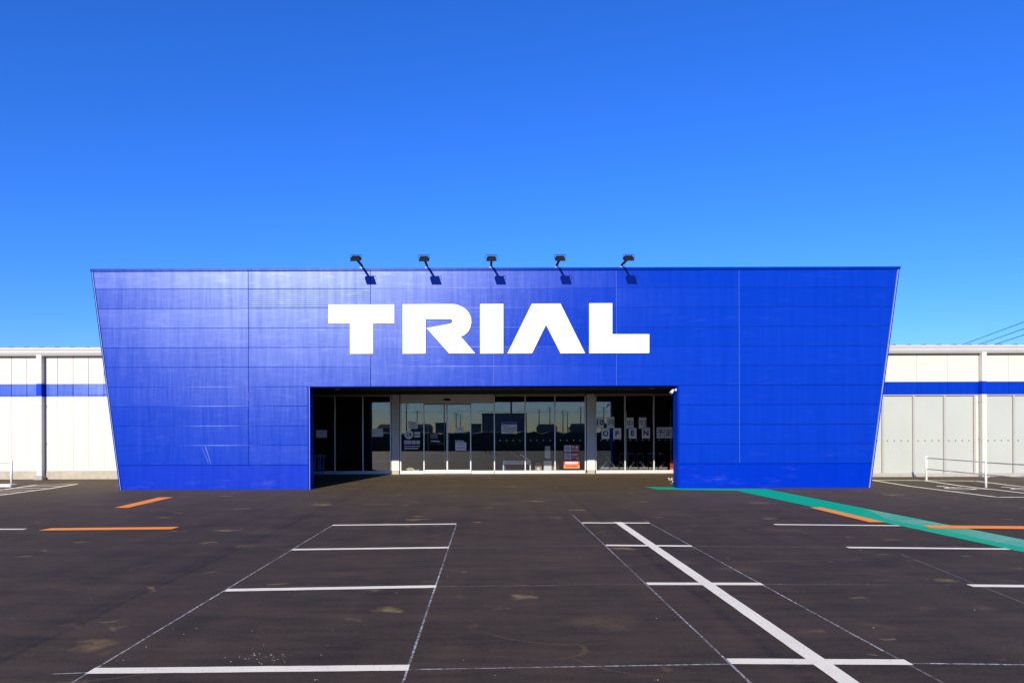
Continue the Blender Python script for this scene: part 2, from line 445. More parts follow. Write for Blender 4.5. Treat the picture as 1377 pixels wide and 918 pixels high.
BLUE = (0.0, 0.0275, 0.375)
M = {
    'asphalt': asphalt_mat(),
    'white_line': road_paint('white_line_paint', (0.92, 0.85, 0.62), 0.14),
    'orange_line': road_paint('orange_line_paint', (1.0, 0.30, 0.03), 0.10, (0.7, 0.3, 0.1), 0.70),
    'green': road_paint('green_path_paint', (0.0, 0.42, 0.20), 0.10, (0.02, 0.36, 0.19), 0.72),
    'green_dust': faint('pale_green_dust', (0.34, 0.62, 0.52), 0.55, 6.0, 0.2, 0.6),
    'chalk': faint('chalk_line', (0.75, 0.74, 0.72), 0.85),
    'chalk_faint': faint('faint_chalk_line', (0.65, 0.63, 0.6), 0.42),
    'tyre_dust': faint('tyre_dust', (0.30, 0.22, 0.11), 0.42, 30.0, 0.3, 0.65),
    'blue': blue_paint('blue_panel_paint', BLUE),
    'blue_rib': blue_paint('blue_ribbed_panel_paint', BLUE, ribs=True),
    'blue_plinth': blue_paint('blue_plinth_paint', (0.0002, 0.023, 0.38), 0.010, 0.42, blotch=True),
    'blue_bead': blue_paint('blue_bead_paint', BLUE, 0.22, 0.50),
    'pale_strip': simple('pale_blue_strip', (0.05, 0.12, 0.40), 0.4, 0.1, 3),
    'blue_core': simple('blue_backing', (0.002, 0.02, 0.22), 0.5, 0.05),
    'blue_trim': blue_paint('blue_trim_paint', (0.0, 0.022, 0.33), 0.012, 0.35),
    'blue_band': blue_paint('blue_band_paint', (0.0004, 0.030, 0.47), 0.03, 0.36, blotch=True),
    'sign_white': simple('sign_white', (0.80, 0.80, 0.80), 0.4, 0.01),
    'wall_white': simple('wall_white', (0.58, 0.555, 0.49), 0.45, 0.02, 0.8),
    'trim_light': simple('light_trim', (0.34, 0.42, 0.60), 0.35, 0.05),
    'gutter': simple('gutter_white', (0.45, 0.45, 0.44), 0.4, 0.03, 2),
    'roof': simple('roof_sheet', (0.045, 0.05, 0.055), 0.5, 0.1, 2),
    'alu_wing': simple('grey_window_frame', (0.36, 0.355, 0.34), 0.4, 0.04, 4),
    'band_left': blue_paint('glare_band_paint', (0.004, 0.045, 0.42), 0.07, 0.42, blotch=True),  # glare on the left band is put into this lighter, blotchier blue
    'concrete': simple('base_concrete', (0.38, 0.345, 0.275), 0.8, 0.14, 5, bump=0.3),
    'concrete_grey': simple('footing_concrete', (0.33, 0.32, 0.31), 0.85, 0.2, 9, bump=0.3),
    'pipe': simple('downpipe_white', (0.56, 0.55, 0.50), 0.4, 0.03, 3),
    'alu': simple('aluminium_frame', (0.66, 0.66, 0.65), 0.38, 0.04, 4, metal=0.25),
    'alu_dark': simple('anodised_frame', (0.30, 0.28, 0.26), 0.45, 0.06, 4, metal=0.2),
    'column': simple('column_paint', (0.55, 0.55, 0.53), 0.5, 0.05, 2),
    'glass': glass_mat('window_glass'),
    'frost': simple('frosted_film', (0.41, 0.44, 0.40), 0.22, 0.025, 1.2, spec=0.6),
    'dark_wall': simple('shaded_lining', (0.022, 0.023, 0.026), 0.7, 0.2, 2),  # near-black colour stands in for the shade behind the portal
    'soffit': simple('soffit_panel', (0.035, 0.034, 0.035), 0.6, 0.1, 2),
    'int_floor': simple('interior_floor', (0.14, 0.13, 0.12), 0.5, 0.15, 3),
    'int_wall': simple('interior_wall', (0.035, 0.036, 0.04), 0.6, 0.2, 1.5),  # the lobby's darkness is put into its wall and floor colours
    'lamp_dark': simple('lamp_housing', (0.012, 0.009, 0.008), 0.75, 0.1, 20, spec=0.15),
    'lamp_glass': simple('lamp_lens', (0.25, 0.26, 0.27), 0.15, 0.05, 20),
    'rail_white': simple('rail_white', (0.74, 0.74, 0.73), 0.4, 0.04, 8),
    'steel': simple('steel_rail', (0.50, 0.49, 0.47), 0.3, 0.08, 8, metal=0.6),
    'paper': simple('paper', (0.72, 0.74, 0.76), 0.7, 0.04, 5),
    'ink': simple('black_ink', (0.015, 0.015, 0.017), 0.6, 0.1, 5),
    'ink_blue': simple('blue_ink', (0.02, 0.07, 0.40), 0.6, 0.1, 5),
    'ink_grey': simple('grey_ink', (0.16, 0.18, 0.22), 0.6, 0.1, 5),
    'white': simple('white_plastic', (0.74, 0.75, 0.76), 0.4, 0.03, 6),
    'red': simple('red_print', (0.42, 0.05, 0.025), 0.5, 0.08, 6),
    'orange': simple('orange_print', (0.80, 0.22, 0.06), 0.5, 0.06, 6),
    'cart_grey': simple('grey_plastic', (0.34, 0.31, 0.29), 0.5, 0.1, 10),
    'cart_dark': simple('black_rubber', (0.02, 0.02, 0.02), 0.7, 0.1, 10),
    'cart_steel': simple('cart_tube', (0.5, 0.52, 0.56), 0.25, 0.05, 10, metal=0.7),
    'cart_blue': simple('cart_handle_blue', (0.03, 0.20, 0.72), 0.4, 0.05, 10),
    'carton': simple('cardboard', (0.36, 0.23, 0.12), 0.8, 0.12, 9),
    'cream': simple('cream_wrap', (0.70, 0.58, 0.36), 0.6, 0.15, 14),
    'wood': simple('wood_board', (0.30, 0.16, 0.07), 0.7, 0.3, 12),
    'leaf': simple('sprig_leaf', (0.06, 0.09, 0.03), 0.6, 0.3, 25),
    'petal': simple('pink_petal', (0.75, 0.30, 0.18), 0.6, 0.25, 25),
    'petal_pale': simple('pale_petal', (0.75, 0.62, 0.5), 0.6, 0.15, 25),
    'terracotta': simple('dark_pot', (0.10, 0.07, 0.06), 0.7, 0.2, 12),
    'pole': simple('pole_concrete', (0.27, 0.26, 0.25), 0.8, 0.1, 3),
    'cable': simple('cable_black', (0.012, 0.012, 0.016), 0.6, 0.1, 3),
    'hedge': simple('hedge_leaf', (0.035, 0.05, 0.018), 0.8, 0.5, 3, bump=0.6),
    'house_a': simple('render_grey', (0.22, 0.21, 0.20), 0.8, 0.1, 1),
    'house_b': simple('render_tan', (0.28, 0.24, 0.19), 0.8, 0.1, 1),
    'rooftile': simple('roof_tile', (0.06, 0.06, 0.07), 0.7, 0.2, 2),
    'cloth': simple('dark_cloth', (0.018, 0.02, 0.028), 0.85, 0.2, 8),
    'skin': simple('skin', (0.48, 0.30, 0.21), 0.6, 0.05, 8),
    'hair': simple('black_hair', (0.012, 0.01, 0.009), 0.6, 0.1, 30),
}

# ================================================================== GROUND
gm = MB()
ys = [-600, -200, -60, -20, -6, 0, 3, 6, 9, 12, 15, 18, 20.6, 25.6, 30, 60, 200, 900]
xs = [-900, -200, -60, -20, 0, 20, 60, 200, 900]
gm.add([(x, y, gz(y)) for y in ys for x in xs],
       [(j * len(xs) + i, j * len(xs) + i + 1, (j + 1) * len(xs) + i + 1, (j + 1) * len(xs) + i)
        for j in range(len(ys) - 1) for i in range(len(xs) - 1)])
ground = gm.build('parking_lot_ground', M['asphalt'])
tag(ground, 'dark asphalt parking lot in front of the store', None, None, 'structure')

def strip(name, p0, p1, width, mat, dz, jit=0.004, parent=ground, seg=0.12):
    """painted line on the ground from p0 to p1 with slightly uneven edges"""
    p0, p1 = Vector(p0), Vector(p1)
    d = (p1 - p0); L = d.length; d.normalize()
    nrm = Vector((-d.y, d.x, 0)).normalized()
    n = max(2, int(L / seg)); vs = []; sd = random.random() * 100
    for i in range(n + 1):
        p = p0 + d * (L * i / n)
        for s in (-1, 1):
            q = p + nrm * s * (width / 2 + jit * (mnoise.noise(Vector((i * 0.7 + sd, s * 9.1, 0))) + 0.4 * random.uniform(-1, 1)))
            q.z = gz(q.y) + dz
            vs.append(q)
    fs = [(2 * i, 2 * i + 2, 2 * i + 3, 2 * i + 1) for i in range(n)]
    fs = [tuple(reversed(f)) for f in fs]
    return MB().add(vs, fs).build(name, mat, parent)

# white stall lines
for a, b in [((121, 902), (550, 897.6)), ((304, 793.4), (586.5, 788.4)), ((393.5, 738.8), (603.5, 736)), ((447, 706), (613.5, 704.3)),
             ((782, 702.8), (873.5, 703)), ((815, 733), (930.5, 734)), ((870, 784.7), (1025, 785)), ((980, 889), (1222, 890.3)),
             ((1041, 705), (1212, 706.6)), ((1139.5, 735.9), (1356, 738)), ((1304, 787.2), (1584, 790)), ((-135, 711.6), (34, 711.3))]:
    strip('parking_line', gp(*a), gp(*b), 0.12, M['white_line'], 0.004)
strip('dividing_line', gp(831, 702.0), (2.425, 1.2, 0), 0.14, M['white_line'], 0.008)
# chalk setting-out lines
for a, b, k in [((613.7, 705), (536, 935), 'chalk'), ((447, 706), (80, 928), 'chalk'), ((770, 692), (1040, 947), 'chalk'),
                ((866, 699), (1188, 875), 'chalk'), ((1188, 875), (1300, 935), 'chalk_faint'), ((550, 900), (980, 892.6), 'chalk'),
                ((586, 788.6), (870, 785), 'chalk_faint'), ((1222, 891.5), (1420, 894), 'chalk'), ((1025, 785.4), (1304, 786.4), 'chalk_faint'),
                ((930, 734.2), (1139, 736), 'chalk_faint'), ((1212, 745), (1420, 828), 'chalk_faint'), ((70, 906), (121, 904), 'chalk'),
                ((603, 736.2), (815, 733), 'chalk_faint')]:
    strip('chalk_line', gp(*a), gp(*b), 0.017, M[k], 0.0025, 0.003, seg=0.2)

def ground_poly(name, pts, mat, dz, parent=ground):
    vs = []
    for p in pts:
        q = Vector(p) if len(p) == 3 else gp(*p)
        vs.append((q.x, q.y, gz(q.y) + dz))
    return MB().flat(list(reversed(vs))).build(name, mat, parent)

green = [gp(866.8, 654.2), Vector((5.66, 20.36, 0)), Vector((5.66, 20.105, 0)), gp(1030, 657.2), gp(1377, 725.6), gp(1640, 778), gp(1640, 800), gp(1377, 742.5), gp(990, 659.4), gp(884, 658.0)]
green_path = ground_poly('green_walkway', [tuple(p) for p in green], M['green'], 0.004)
ground_poly('dusty_walkway_patch', [gp(1163, 684), gp(1240, 699.2), gp(1377, 726), gp(1500, 751), gp(1500, 764), gp(1377, 736.5), gp(1250, 709), gp(1196, 699)], M['green_dust'], 0.0065)
for pts in ([(153.7, 682.8), (172, 682.8), (232.9, 668.7), (213.8, 668.7)], [(51.8, 713.5), (230.5, 711.8), (241.2, 708.5), (68.5, 710.3)],
            [(1088.3, 682.4), (1169.8, 702.3), (1190.5, 702.3), (1105, 682.4)], [(1240, 706.4), (1252, 710.3), (1377, 711.5), (1520, 713), (1500, 708.9), (1377, 707.6)]):
    ps = [gp(*p) for p in pts]
    area = sum(ps[i].x * ps[(i + 1) % len(ps)].y - ps[(i + 1) % len(ps)].x * ps[i].y for i in range(len(ps)))
    if area > 0: ps.reverse()
    ground_poly('orange_line', ps, M['orange_line'], 0.0085)
# accessible stalls on the right
for a, b in [((1172, 645.3), (1312, 646.4)), ((1312, 646.4), (1400, 656.6)), ((1240, 645.6), (1420, 667.6)), ((1173.6, 645.6), (1340.7, 668.2)), ((1337, 668.2), (1480, 668.6))]:
    strip('stall_line', gp(*a), gp(*b), 0.13, M['white_line'], 0.004)
def wheelchair_mark(c, s):
    m = MB(); n = 20
    def P(u, v, dz=0.005):
        # u towards the viewer's right along the stall, v into depth
        q = Vector((c.x + u * s, c.y + v * s, 0)); q.z = gz(q.y) + dz; return q
    for i in range(n):
        a0, a1 = math.pi * (0.55 + 1.35 * i / n), math.pi * (0.55 + 1.35 * (i + 1) / n)
        m.flat([P(.42 * math.cos(a0), -.1 + .42 * math.sin(a0)), P(.42 * math.cos(a1), -.1 + .42 * math.sin(a1)), P(.30 * math.cos(a1), -.1 + .30 * math.sin(a1)), P(.30 * math.cos(a0), -.1 + .30 * math.sin(a0))])
    m.flat([P(-.12, 0), P(.02, 0), P(.02, .52), P(-.12, .52)])
    m.flat([P(.02, 0), P(.42, 0), P(.42, .12), P(.02, .12)])
    m.flat([P(.34, 0), P(.30, -.06), P(.52, -.46), P(.64, -.46)])
    m.flat([P(.02, .28), P(.34, .28), P(.34, .37), P(.02, .37)])
    m.flat([P(-.05 + .13 * math.cos(2 * math.pi * i / 12), .70 + .13 * math.sin(2 * math.pi * i / 12)) for i in range(12)])
    return m.build('wheelchair_mark', M['white_line'], ground)
wheelchair_mark(gp(1288, 656.2), 0.95)
wheelchair_mark(gp(1378, 657.4), 0.95)
# hatched zone on the left
strip('hatch_border', gp(-90, 677.5), gp(104, 650.6), 0.13, M['white_line'], 0.004)
strip('hatch_border', gp(-60, 665.5), gp(50, 651.6), 0.13, M['white_line'], 0.004)
for i in range(7):
    t = i / 6
    u0 = Vector((-50 + 98 * t, 664.3 - 12.5 * t)); w = Vector((min(100, -8 + 108 * t), 0)); w.y = 677.5 - (w.x + 90) * 26.9 / 194
    strip('hatch_stripe', gp(*u0), gp(*w), 0.085, M['white_line'], 0.0042)
kb = gp(14.5, 655.2)
MB().bbox(kb.x - 1.6, kb.x, kb.y, kb.y + 0.3, gz(kb.y), gz(kb.y) + 0.10, 0.02).build('kerb_stone', M['wall_white'], ground)

# dusty tyre and broom arcs
rs = random.Random(21)
for px, py, r, a0, a1, w in ((214, 764, .34, 60, 330, .07), (700, 826, .45, 70, 170, .035), (760, 836, .8, 200, 300, .03), (905, 868, .9, 190, 260, .02), (735, 872, .3, 280, 400, .05),
                             (1015, 850, 1.6, 60, 100, .03), (420, 760, 1.8, 70, 120, .05), (600, 672, 2.2, 60, 130, .07), (660, 668, 2.0, 50, 120, .07), (700, 676, 1.8, 50, 120, .06), (980, 722, 2.5, 250, 300, .05), (1180, 800, 1.4, 30, 90, .04), (150, 860, 1.2, 250, 310, .05)):
    c = gp(px, py); n = 18; m = MB(); vs = []
    for i in range(n + 1):
        t = R(a0 + (a1 - a0) * i / n); ww = w * (0.25 + 0.75 * math.sin(math.pi * i / n)) * rs.uniform(.7, 1.2)
        for s_ in (-1, 1):
            x, y = c.x + (r + s_ * ww / 2) * math.cos(t), c.y + (r + s_ * ww / 2) * math.sin(t) * .8
            vs.append((x, y, gz(y) + .0018))
    m.add(vs, [(2 * i, 2 * i + 1, 2 * i + 3, 2 * i + 2) for i in range(n)])
    m.build('tyre_scuff', M['tyre_dust'], ground)
# flecks of spilled line paint
m = MB()
for i in range(70):
    bx_ = rs.choice([(318, 886, 22, 5), (358, 886, 16, 4), (300, 862, 120, 22), (760, 800, 480, 80), (700, 880, 500, 30)])
    p = gp(bx_[0] + rs.gauss(0, 1) * bx_[2], max(700, min(914, bx_[1] + rs.gauss(0, 1) * bx_[3])))
    r = rs.uniform(.002, .0065)
    m.flat([(p.x + r * rs.uniform(.6, 1.6) * math.cos(t), p.y + r * rs.uniform(.6, 1.4) * math.sin(t), gz(p.y) + .003) for t in [2 * math.pi * k / 6 for k in range(6)]])
tag(m.build('paint_fleck', M['white_line'], ground), kind='stuff')

# ================================================================== BLUE ENTRANCE PORTAL
portal = thing('entrance_portal', 'large blue metal-clad entrance portal flaring outwards towards its top', 'facade', loc=(0, YF, 0))
zt = Z_at(660, 360.4, YF); z_seam = [Z_at(250, y, YF) for y in (388.5, 414.8, 441.2, 467.4, 493.5, 520.0, 546.2, 572.6, 598.8, 624.9)]
TL, TR = X_at(122.5, YF, 363), X_at(1209.5, YF, 358.5)
BL, BR = X_at(161, YF, 658), X_at(1170.5, YF, 656)
OL, OR, OT = X_at(416.3, YF, 590), X_at(911, YF, 590), z_seam[5] - 0.012
def xl(z): return BL + (TL - BL) * z / zt
def xr(z): return BR + (TR - BR) * z / zt
core = [(BL + .03, -0.06), (OL, -0.06), (OL, OT), (OR, OT), (OR, -0.06), (BR - .03, -0.06), (TR - .03, zt - .02), (TL + .03, zt - .02)]
MB().prism(core, YF + 0.030, YF + 0.46).build('wall_core', M['blue'], portal)
vj = [X_at(x, YF, 470) for x in (334, 498.3, 663.5, 829, 994)]
rows = [zt - 0.055] + z_seam + [0.0]
GAP = 0.004
for r in range(len(rows) - 1):
    z1, z0 = rows[r] - GAP, rows[r + 1] + (GAP if r < len(rows) - 2 else -0.03)
    segs = []
    if z1 <= OT + 0.02:
        segs = [(None, vj[0]), (vj[0], OL - .05), (OR + .05, vj[4]), (vj[4], None)]
        if r == len(rows) - 2: segs = [(None, OL - .05), (OR + .05, None)]
    else:
        cuts = [None] + vj + [None]
        segs = [(cuts[i], cuts[i + 1]) for i in range(len(cuts) - 1)]
    for (a, b) in segs:
        pl = [((xl(z0) + .05) if a is None else a + GAP, z0), ((xr(z0) - .05) if b is None else b - GAP, z0),
              ((xr(z1) - .05) if b is None else b - GAP, z1), ((xl(z1) + .05) if a is None else a + GAP, z1)]
        plinth = r == len(rows) - 2
        mat = M['blue_plinth'] if plinth else M['blue']
        if r == 1 and a == vj[0]: mat = M['blue_rib']
        off = 0.012 if plinth else random.uniform(0, 0.004)
        panel_mesh(pl, YF + off, 0.029 - off if not plinth else 0.018, 0.005).build('plinth_panel' if plinth else 'cladding_panel', mat, portal)
# drip flashing above the plinth
zf = z_seam[9]
MB().box(xl(zf) + .05, OL - .05, YF - 0.012, YF + 0.02, zf - 0.008, zf + 0.008).build('drip_flashing', M['blue_trim'], portal)
MB().box(OR + .05, xr(zf) - .05, YF - 0.012, YF + 0.02, zf - 0.008, zf + 0.008).build('drip_flashing', M['blue_trim'], portal)
# rounded beads added to catch a sun glint along the horizontal joints, and pale cover strips on some upright joints
for r, z in enumerate(z_seam[:-1]):
    spans = [(xl(z) + .06, xr(z) - .06)] if z > OT + .02 else [(xl(z) + .06, OL - .055)]
    for a, b in spans:
        MB().tube([(a, YF + .004, z), (b, YF + .004, z)], .0085, 8).build('joint_glint_bead', M['blue_bead'], portal)
for j, z0_, z1_ in ((2, OT + .02, zt - .08), (3, OT + .02, zt - .08), (4, zf + .02, zt - .08)):
    MB().box(vj[j] - .005, vj[j] + .005, YF - .004, YF + .01, z0_, z1_).build('joint_strip', M['pale_strip'], portal)
# sloping edge trims
for sgn, xb, xt in ((1, BL, TL), (-1, BR, TR)):
    poly = [(xb, -.05), (xb + sgn * .030, -.05), (xt + sgn * .030, zt - .07), (xt, zt - .07)]
    poly2 = [(xb + sgn * .033, -.05), (xb + sgn * .043, -.05), (xt + sgn * .043, zt - .07), (xt + sgn * .033, zt - .07)]
    if sgn < 0: poly.reverse(); poly2.reverse()
    MB().prism(poly, YF - 0.012, YF + 0.47).build('edge_trim', M['blue_trim'], portal)
    MB().prism(poly2, YF - 0.016, YF + 0.029).build('edge_bead', M['trim_light'], portal)
# scratches on one panel
for a, b in (((275.5, 600.2), (283.5, 624.0)), ((271, 601), (280, 622))):
    p, q = at(*a, YF - .0015), at(*b, YF - .0015)
    MB().prism([(p.x, p.z), (q.x, q.z), (q.x + .012, q.z), (p.x + (.03 if a[0] > 273 else .01), p.z)], YF - .0025, YF + .001).build('scratch', M['pale_strip'], portal)
# coping in lengths
cps = [TL - .02] + vj + [TR + .02]
for i in range(len(cps) - 1):
    g0 = 0.003
    m = MB()
    poly = [(YF - .035, zt - .065), (YF - .035, zt + .005), (YF + .50, zt + .03), (YF + .50, zt - .065)]
    x0, x1 = cps[i] + g0, cps[i + 1] - g0
    m.add([(x0, y, z) for y, z in poly] + [(x1, y, z) for y, z in poly],
          [(3, 2, 1, 0), (4, 5, 6, 7)] + [(k, (k + 1) % 4, (k + 1) % 4 + 4, k + 4) for k in range(4)])
    m.build('coping', M['blue_trim'], portal)
# joint cover patches
for zc in (6.17, 2.73):
    MB().bbox(vj[0] - .012, vj[0] + .012, YF - .006, YF + .012, zc - .12, zc + .12, .003).build('joint_cover', M['blue_core'], portal)
MB().bbox(vj[1] - .02, vj[1] + .02, YF - .006, YF + .012, 3.86, 4.0, .003).build('joint_cover', M['blue_core'], portal)
# opening surround
MB().box(OL - .046, OL - .002, YF - .010, YF + .45, -0.03, OT - .002).build('opening_jamb', M['blue_trim'], portal)
MB().box(OR + .002, OR + .046, YF - .010, YF + .45, -0.03, OT - .002).build('opening_jamb', M['blue_trim'], portal)
MB().box(OL - .046, OR + .046, YF - .012, YF + .45, OT - .001, OT + .012).build('opening_head', M['blue_trim'], portal)
MB().box(OL + .001, OL + .009, YF - .014, YF + .004, -0.03, OT - .004).build('jamb_bead', M['trim_light'], portal)
# porch behind the portal
CEIL = 3.21
PX0, PX1 = -9.2, 9.6
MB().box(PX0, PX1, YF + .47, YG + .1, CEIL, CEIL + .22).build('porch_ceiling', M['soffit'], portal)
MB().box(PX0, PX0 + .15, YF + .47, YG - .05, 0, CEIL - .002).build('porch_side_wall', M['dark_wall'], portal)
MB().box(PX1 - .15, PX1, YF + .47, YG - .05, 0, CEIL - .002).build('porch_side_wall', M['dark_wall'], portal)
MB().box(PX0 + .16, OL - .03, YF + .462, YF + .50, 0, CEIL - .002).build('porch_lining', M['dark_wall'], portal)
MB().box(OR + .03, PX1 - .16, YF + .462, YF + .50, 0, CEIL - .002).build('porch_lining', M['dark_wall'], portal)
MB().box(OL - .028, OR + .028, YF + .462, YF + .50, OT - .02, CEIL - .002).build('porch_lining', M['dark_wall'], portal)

# ================================================================== SIGN
sign = thing('shop_sign', 'big white raised capital letters across the blue entrance portal', 'sign', loc=(0, YF, 4.3))
def za(x, y): return 440 + x / 5.736, 330 + y / 5.736
def zb(x, y): return 640 + x / 5.296, 330 + y / 5.296
bez = []
def cubic(p0, p1, p2, p3, n):
    return [tuple((1 - t) ** 3 * a + 3 * (1 - t) ** 2 * t * b + 3 * (1 - t) * t * t * c + t ** 3 * d for a, b, c, d in zip(p0, p1, p2, p3)) for t in [i / n for i in range(1, n + 1)]]
Tp = [za(*p) for p in [(12, 458), (12, 603), (177, 603), (177, 836), (355, 835), (355, 602), (518, 602), (518, 456)]]
Rp_ = [(583, 835), (759, 834), (759, 568), (940, 568)] + cubic((940, 568), (976, 568), (976, 598), (944, 605), 8) + [(768, 638), (940, 832), (1141, 832), (1030, 703)] \
    + cubic((1030, 703), (1085, 690), (1112, 635), (1112, 585), 8) + cubic((1112, 585), (1110, 505), (1040, 456), (962, 453), 10) + [(583, 455)]
Rp = [za(*p) for p in Rp_]
Ip = [zb(*p) for p in [(30, 418), (30, 770), (195, 769), (195, 417)]]
Ap = [zb(*p) for p in [(398, 416), (224, 769), (399, 768), (499, 565), (602, 768), (776, 767), (601, 415)]]
Lp = [zb(*p) for p in [(806, 413), (806, 767), (1233, 766), (1233, 632), (970, 632), (970, 412)]]
LETTERS = []
for p in (Tp, Rp, Ip, Ap, Lp):
    q = [at(x, y, YF) for x, y in p]
    q = [(v.x, v.z) for v in q]
    area = sum(q[i][0] * q[(i + 1) % len(q)][1] - q[(i + 1) % len(q)][0] * q[i][1] for i in range(len(q)))
    if area < 0: q.reverse()
    LETTERS.append(q)
    MB().prism(q, YF - 0.030, YF + 0.006).build('letter', M['sign_white'], sign)

# ================================================================== FLOODLIGHTS
names = ['first floodlight from the left on the portal top, above the letter T', 'second floodlight from the left, between the letters T and R',
         'middle of five floodlights on the portal top, above the letter I', 'fourth floodlight from the left, above the letter A', 'rightmost floodlight on the portal top, above the letter L']
for i, px in enumerate((486.2, 573.9, 660.6, 749.0, 836.9)):
    bx = X_at(px, YF, 360)
    fl = thing('floodlight', names[i], 'floodlight', 'floodlights along the top of the portal', (bx, YF + .1, zt + .02))
    yh, zh = YF - 0.90, 6.56 + (0.012 if i == 0 else 0)
    MB().bbox(bx - .06, bx + .06, YF + .02, YF + .2, zt + .005, zt + .05, .006).build('bracket', M['trim_light'], fl)
    MB().tube([(bx, YF + .12, zt + .03), (bx, YF + .10, zt + .085), (bx, YF + .02, zt + .1), (bx, yh + .06, zh + .005)], 0.034, 10).build('arm', M['lamp_dark'], fl)
    Mx = Matrix.Rotation(R(24), 3, 'X')
    hd = MB(); c = Vector((bx, yh, zh))
    # tapered housing: wide lens face, narrower back
    w, d, t = .145, .125, .048
    pts = [(-w, -d, -t), (w, -d, -t), (w, d, -t), (-w, d, -t), (-w * .78, -d * .8, t), (w * .78, -d * .8, t), (w * .78, d * .8, t), (-w * .78, d * .8, t)]
    hd.add([c + Mx @ Vector(p) for p in pts], [(3, 2, 1, 0), (4, 5, 6, 7), (0, 1, 5, 4), (1, 2, 6, 5), (2, 3, 7, 6), (3, 0, 4, 7)])
    for k in range(5):
        hd.obox(c + Mx @ Vector((-.08 + .04 * k, 0, t + .012)), .008, .16, .026, Mx)
    hd.build('lamp_head', M['lamp_dark'], fl)
    ln = MB(); ln.obox(c + Mx @ Vector((0, 0, -t - .004)), w * 1.8, d * 1.8, .006, Mx); ln.build('lens', M['lamp_glass'], fl)
    yk = MB(); yk.tube([c + Mx @ Vector((-w - .012, 0, 0)), c + Mx @ Vector((-w - .012, .06, .09)), c + Mx @ Vector((w + .012, .06, .09)), c + Mx @ Vector((w + .012, 0, 0))], .009, 6)
    yk.build('yoke', M['lamp_dark'], fl)
    # thin guy wire from arm to portal
    MB().tube([(bx + .05, YF - .02, zt + .0), (bx - .03, yh + .2, zh + .03)], 0.004, 5).build('stay_wire', M['cable'], fl)

# ================================================================== STORE BUILDING
store = thing('store_building', 'long low white store building with a blue stripe behind the portal', 'building', loc=(0, YW, 0))
zg = gz(YW)
XL0, XR1 = -34.0, 36.0
z_base = Z_at(100, 633.2, YW)
z_b0, z_b1 = Z_at(100, 533.0, YW), Z_at(100, 516.3, YW)
z_gb, z_gt = Z_at(60, 478.2, YW - .2), Z_at(60, 467.2, YW - .2)
# structural walls behind the cladding
MB().box(XL0, PX0, YW + .05, YW + .25, 0, z_gb + .1).build('wall_core', M['concrete_grey'], store)
MB().box(PX1, XR1, YW + .35, YW + .55, 0, z_gb + .1).build('wall_core', M['concrete_grey'], store)
MB().box(PX0, PX1, YG + .12, YG + .32, CEIL + .23, z_gb + .1).build('wall_core', M['wall_white'], store)
MB().box(XL0, PX0 - .01, YW - .02, YW + .04, zg - .1, z_base).build('base_course', M['concrete'], store)
# left wing panels
p_off = X_at(15.5, YW, 560); pitch = 20.73 * YW / F
k0 = int((XL0 - p_off) / pitch) + 1
k = k0
while p_off + (k + 1) * pitch < PX0 + .3:
    a, b = p_off + k * pitch + .002, p_off + (k + 1) * pitch - .002
    for nm, z0, z1, mt, dy in (('wall_panel', z_base + .003, z_b0 - .003, 'wall_white', 0), ('blue_band_panel', z_b0 + .07, z_b1 - .002, 'band_left', .0), ('blue_band_panel', z_b0, z_b0 + .066, 'band_left', .002), ('wall_panel', z_b1 + .003, z_gb + .08, 'wall_white', 0)):
        if mt == 'band_left': a, b = p_off + k * pitch + .007, p_off + (k + 1) * pitch - .007
        panel_mesh([(a, z0), (b, z0), (b, z1), (a, z1)], YW + dy, .045 - dy, .003).build(nm, M[mt], store)
    k += 1
# right wing: upper panels, band, window strip
zR_b1, zR_b0 = Z_at(1260, 513.2, YW), Z_at(1260, 530.2, YW)
zw1 = zR_b0 - .01
zw0 = Z_at(1260, 638.0, YW)
zrb = Z_at(1260, 513.2, YW)
k = 0; xa = 9.7
p2 = 1.07
while xa + k * p2 < XR1:
    a, b = xa + k * p2 + .004, xa + (k + 1) * p2 - .004
    panel_mesh([(a, zR_b1 + .003), (b, zR_b1 + .003), (b, z_gb + .08), (a, z_gb + .08)], YW, .045, .003).build('wall_panel', M['wall_white'], store)
    panel_mesh([(a, zR_b0), (b, zR_b0), (b, zR_b1 - .003), (a, zR_b1 - .003)], YW, .045, .003).build('blue_band_panel', M['blue'], store)
    k += 1
MB().box(9.7, XR1, YW + .046, YW + .3, zR_b0, z_gb + .08).build('lintel', M['concrete_grey'], store)
MB().box(9.7, XR1, YW - .01, YW + .3, zR_b0 - .035, zR_b0 - .003).build('window_head', M['alu_wing'], store)
MB().box(9.7, XR1, YW - .06, YW + .34, zg - .1, zw0 - .003).build('base_course', M['concrete'], store)
MB().box(9.7, XR1, YW - .03, YW + .3, zw0, zw0 + .055).build('window_sill', M['alu_wing'], store)
# window panes between mullions
mpx = [1145.5, 1187.5, 1229.0, 1270.5, 1311.0]
mx_ = [X_at(p, YW, 580) for p in mpx]
mx2 = [X_at(p, YW, 580) for p in (1323.5, 1363.8, 1405, 1446, 1487)]
def window_bay(xs_):
    for i in range(len(xs_)):
        if 0 < i < len(xs_) - 1 or True:
            MB().box(xs_[i] - .032, xs_[i] + .032, YW + .0, YW + .12, zw0 + .056, zR_b0 - .036).build('mullion', M['alu_wing'], store)
    for i in range(len(xs_) - 1):
        a, b = xs_[i] + .035, xs_[i + 1] - .035
        w = MB().box(a, b, YW + .055, YW + .067, zw0 + .056, zR_b0 - .037).build('window_pane', M['frost'], store)
        zd = Z_at(1260, 592.3, YW)
        for j in range(4):
            cx = a + (b - a) * (0.14 + 0.24 * j)
            ring = [(cx + 0.022 * math.cos(2 * math.pi * q / 8), zd + 0.022 * math.sin(2 * math.pi * q / 8)) for q in range(8)]
            MB().prism(ring, YW + .051, YW + .054).build('warning_dot', M['ink'], w)
